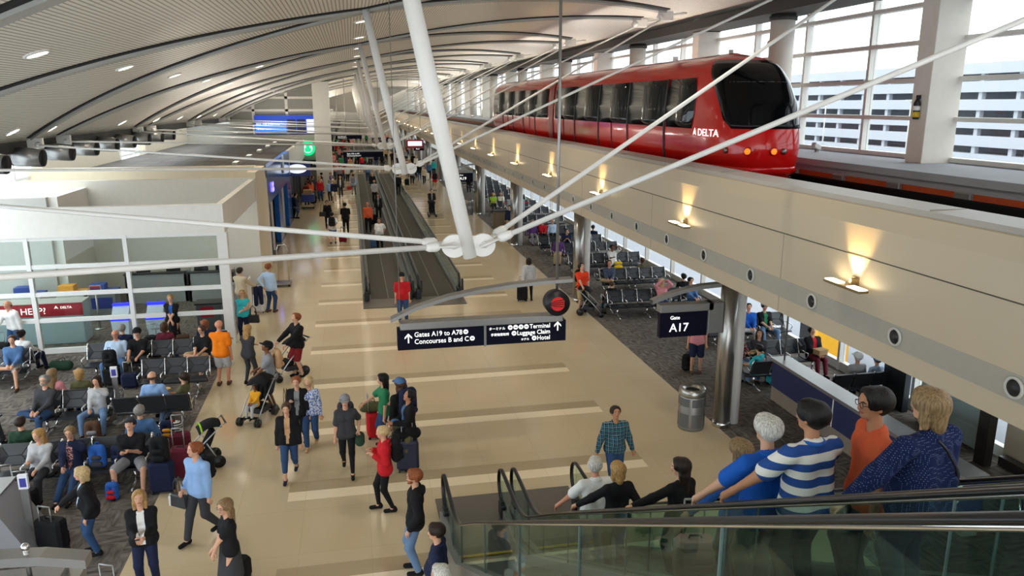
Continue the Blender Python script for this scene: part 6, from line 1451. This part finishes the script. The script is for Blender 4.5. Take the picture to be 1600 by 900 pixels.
MB().tube([(-.45, -.6, .5), (-.45, -.6, .12), (.45, -.6, .12), (.45, -.6, .5)], .025, 6).build('frame', TRK, r)
for q in (-.35, .35): MB().cyl((q, -.5, .08), (q + .05, -.5, .08), .08, n=10).build('wheel', RUBBER, r)
# the queue at the coffee wall
Q = [('lime safety top', 'lime', 'black', 484, 306), ('dark grey coat', 'charcoal', 'charcoal', 494, 300), ('pink checked shirt', 'pink', 'denim', 499, 294), ('sky blue shirt bending', 'sky', 'black', 515, 300), ('charcoal waistcoat and khakis', 'charcoal', 'khaki', 507, 301), ('white top', 'white', 'black', 503, 288), ('black hoodie', 'black', 'black', 490, 290), ('red tee', 'red', 'denim', 510, 284), ('navy jacket', 'navy', 'denim', 478, 300), ('brown coat', 'brown', 'black', 487, 283), ('grey sweatshirt', 'grey', 'black', 496, 282), ('coral tee', 'coral', 'grey', 505, 279), ('lilac shirt', 'purple', 'black', 520, 280), ('cream jumper', 'cream', 'denim', 526, 276), ('maroon jacket', 'maroon', 'black', 475, 312)]
QP = [(-3.67, 66.39), (-3.26, 69.24), (-3.11, 72.41), (-2.11, 69.00), (-2.54, 68.58), (-3.00, 75.89), (-3.73, 74.84), (-2.65, 78.35), (-4.14, 69.42), (-4.11, 79.31), (-3.57, 79.86), (-3.07, 81.84), (-2.09, 80.93), (-1.75, 83.75), (-3.99, 63.76)]
QP = [list(q) for q in QP]
for k, q in enumerate(QP): q[1] = min(q[1], 68.2 - (k * 5 % 4) * 1.9)
for it in range(40):
    for i in range(len(QP)):
        for j in range(i):
            dx, dy = QP[i][0] - QP[j][0], QP[i][1] - QP[j][1]; d = math.hypot(dx, dy) + 1e-6
            if d < .75:
                m_ = (.75 - d) / 2 / d
                QP[i][0] += dx * m_; QP[i][1] += dy * m_; QP[j][0] -= dx * m_; QP[j][1] -= dy * m_
for k, ((d, c, b_, _a, _b), (x, y)) in enumerate(zip(Q, QP)):
    far('person in a %s queuing by the coffee wall' % d, max(x, -3.55), min(y, 68.5), (20, 150, 200, 340, 90, 270, 10, 180)[k % 8], c, b_, 1.64 + .04 * (k * 7 % 5), fem=k % 3 == 0, hair=('short', 'bob', 'short', 'long')[k % 4], hc=('dark', 'brown', 'blonde', 'grey', 'black')[k % 5], lean=12 if 'bending' in d else 0, group='queue by the coffee wall')
# on the walkways
far('man in a coral shirt standing on the left walkway', 0.73, 46.35, 180, 'coral', 'black', 1.8, fat=1.15, hair='bald', skin='red', top='long', z=.03)
far('woman in a white tee with a dark strap on the left walkway', 1.20, 40.53, 190, 'white', 'black', 1.66, fem=True, fat=1.3, hair='short', hc='brown', top='tee', skin='tan', z=.03, L='hip'); suitcase('steel blue suitcase beside the woman in white on the walkway', 0.91, 40.97, 180, 'steel', .6, .3, z=.03)
far('woman in a grey top and black cardigan on the left walkway', 1.52, 51.53, 182, 'black', 'black', 1.7, fem=True, hair='wavy', hc='brown', top='jacket', ic='grey', z=.03); suitcase('black suitcase between the coral shirt and the black cardigan', 1.11, 49.07, 180, 'black', .66, .3, z=.03)
far('bearded man in a grey tee on the left walkway', 1.53, 60.13, 180, 'lightgrey', 'black', 1.8, top='tee', hair='bald', beard='dark', z=.03); far('person behind the grey tee on the left walkway', 1.57, 66.75, 180, 'black', 'black', 1.8, hair='bald', z=.03)
far('person in denim far along the left walkway', 1.39, 78.18, 2, 'steel', 'denim', 1.75, z=.03); far('person in black riding away on the right walkway', 3.65, 65.36, 0, 'black', 'black', 1.8, z=.03)
# right of the walkways
p = far('man with a vest pushing a black cart toward the viewer', 5.23, 53.25, 180, 'black', 'black', 1.78, top='jacket', ic='grey', L='fwd', Rr='fwd'); stroller('black wheeled cart pushed by the man with a vest', 5.13, 52.32, 180, 'black', 1.0)
p = far('man in red with a black pack walking away', 6.97, 67.66, 3, 'red', 'khaki', 1.78, top='tee', bot='shorts', pose='walk'); wear_pack(p, 'black backpack on the man in red', 'black', 1.1)
far('woman with a light top and dark leggings walking forward', 6.59, 73.92, 180, 'beige', 'black', 1.74, fem=True, hair='bob', hc='brown', pose='walk'); far('person in black and jeans beside the light top', 6.44, 77.14, 185, 'black', 'denim', 1.76); far('person in grey near the second mast', 5.46, 74.16, 180, 'grey', 'black', 1.74); suitcase('black suitcase of the person in grey near the second mast', 4.89, 73.07, 180, 'black', .6, .3)
far('person in a teal jacket under the guideway', 8.40, 82.43, 10, 'teal', 'black', 1.76); far('person in pale blue beside a pale suitcase under the guideway', 7.58, 78.95, 185, 'steel', 'black', 1.78); suitcase('white suitcase under the guideway', 7.26, 78.32, 180, 'white', .7, .2); far('dark figure beside the seats at the Gate A19 sign', 9.82, 66.56, 200, 'black', 'black', 1.75); far('person crossing by the podium near the far gate seats', 8.9, 44.2, 200, 'navy', 'khaki', 1.7)
# crowd beyond the walkway ends
rg = random.Random(11)
cols = [('grey coat', 'grey', 'black'), ('dark jacket', 'black', 'black'), ('red top', 'red', 'black'), ('white shirt', 'white', 'navy'), ('navy top', 'navy', 'denim'), ('green top', 'green', 'black'), ('pink top', 'pink', 'denim'), ('tan jacket', 'tan', 'black')]
far('man in a grey jacket walking away down the middle of the hall', 2.16, 98.93, 2, 'grey', 'black', 1.8); far('dark pair member left of the man in the grey jacket', 0.77, 95.17, 5, 'black', 'black', 1.75); far('woman in black standing at the walkway end', 3.42, 94.63, 180, 'black', 'black', 1.7, fem=True); far('person in a bare-armed top near the walkway end', 4.83, 98.38, 175, 'black', 'black', 1.75, skin='tan', top='tee'); far('person in a tan top right of the walkway end', 4.45, 107.66, 180, 'tan', 'black', 1.7); far('person in a red jacket by the shop columns', -2.33, 99.85, 175, 'red', 'charcoal', 1.75); far('person in a scarlet top beside the far pier', -0.70, 108.72, 185, 'red', 'black', 1.75); far('person in a black coat by the far pier', -0.20, 101.57, 180, 'black', 'black', 1.72); far('person in green strolling at the far tiles', 0.50, 99.27, 180, 'green', 'black', 1.7)
for k in range(112):
    d, c, b_ = cols[k % 8]; y = 76 + 88 * (k / 112.0) ** 1.2 + rg.random() * 4; x = rg.uniform(-3.0, 7.4) if k % 3 else rg.uniform(-3, 0)
    if .0 < x < 4.2 and (98 < y < 152 or y < 88.5): x = rg.choice((rg.uniform(-3.2, -.3), rg.uniform(4.4, 7.5)))
    far('person in a %s in the tiny distant crowd down the hall' % d, x, y, rg.choice((0, 180, 175, 10, 190)), c, b_, rg.uniform(1.62, 1.84), hair=('short', 'bob')[k % 2], hc=('dark', 'brown', 'black', 'blonde')[k % 4], group='distant crowd', pose=('stand', 'walk')[k % 2], vox=.05)
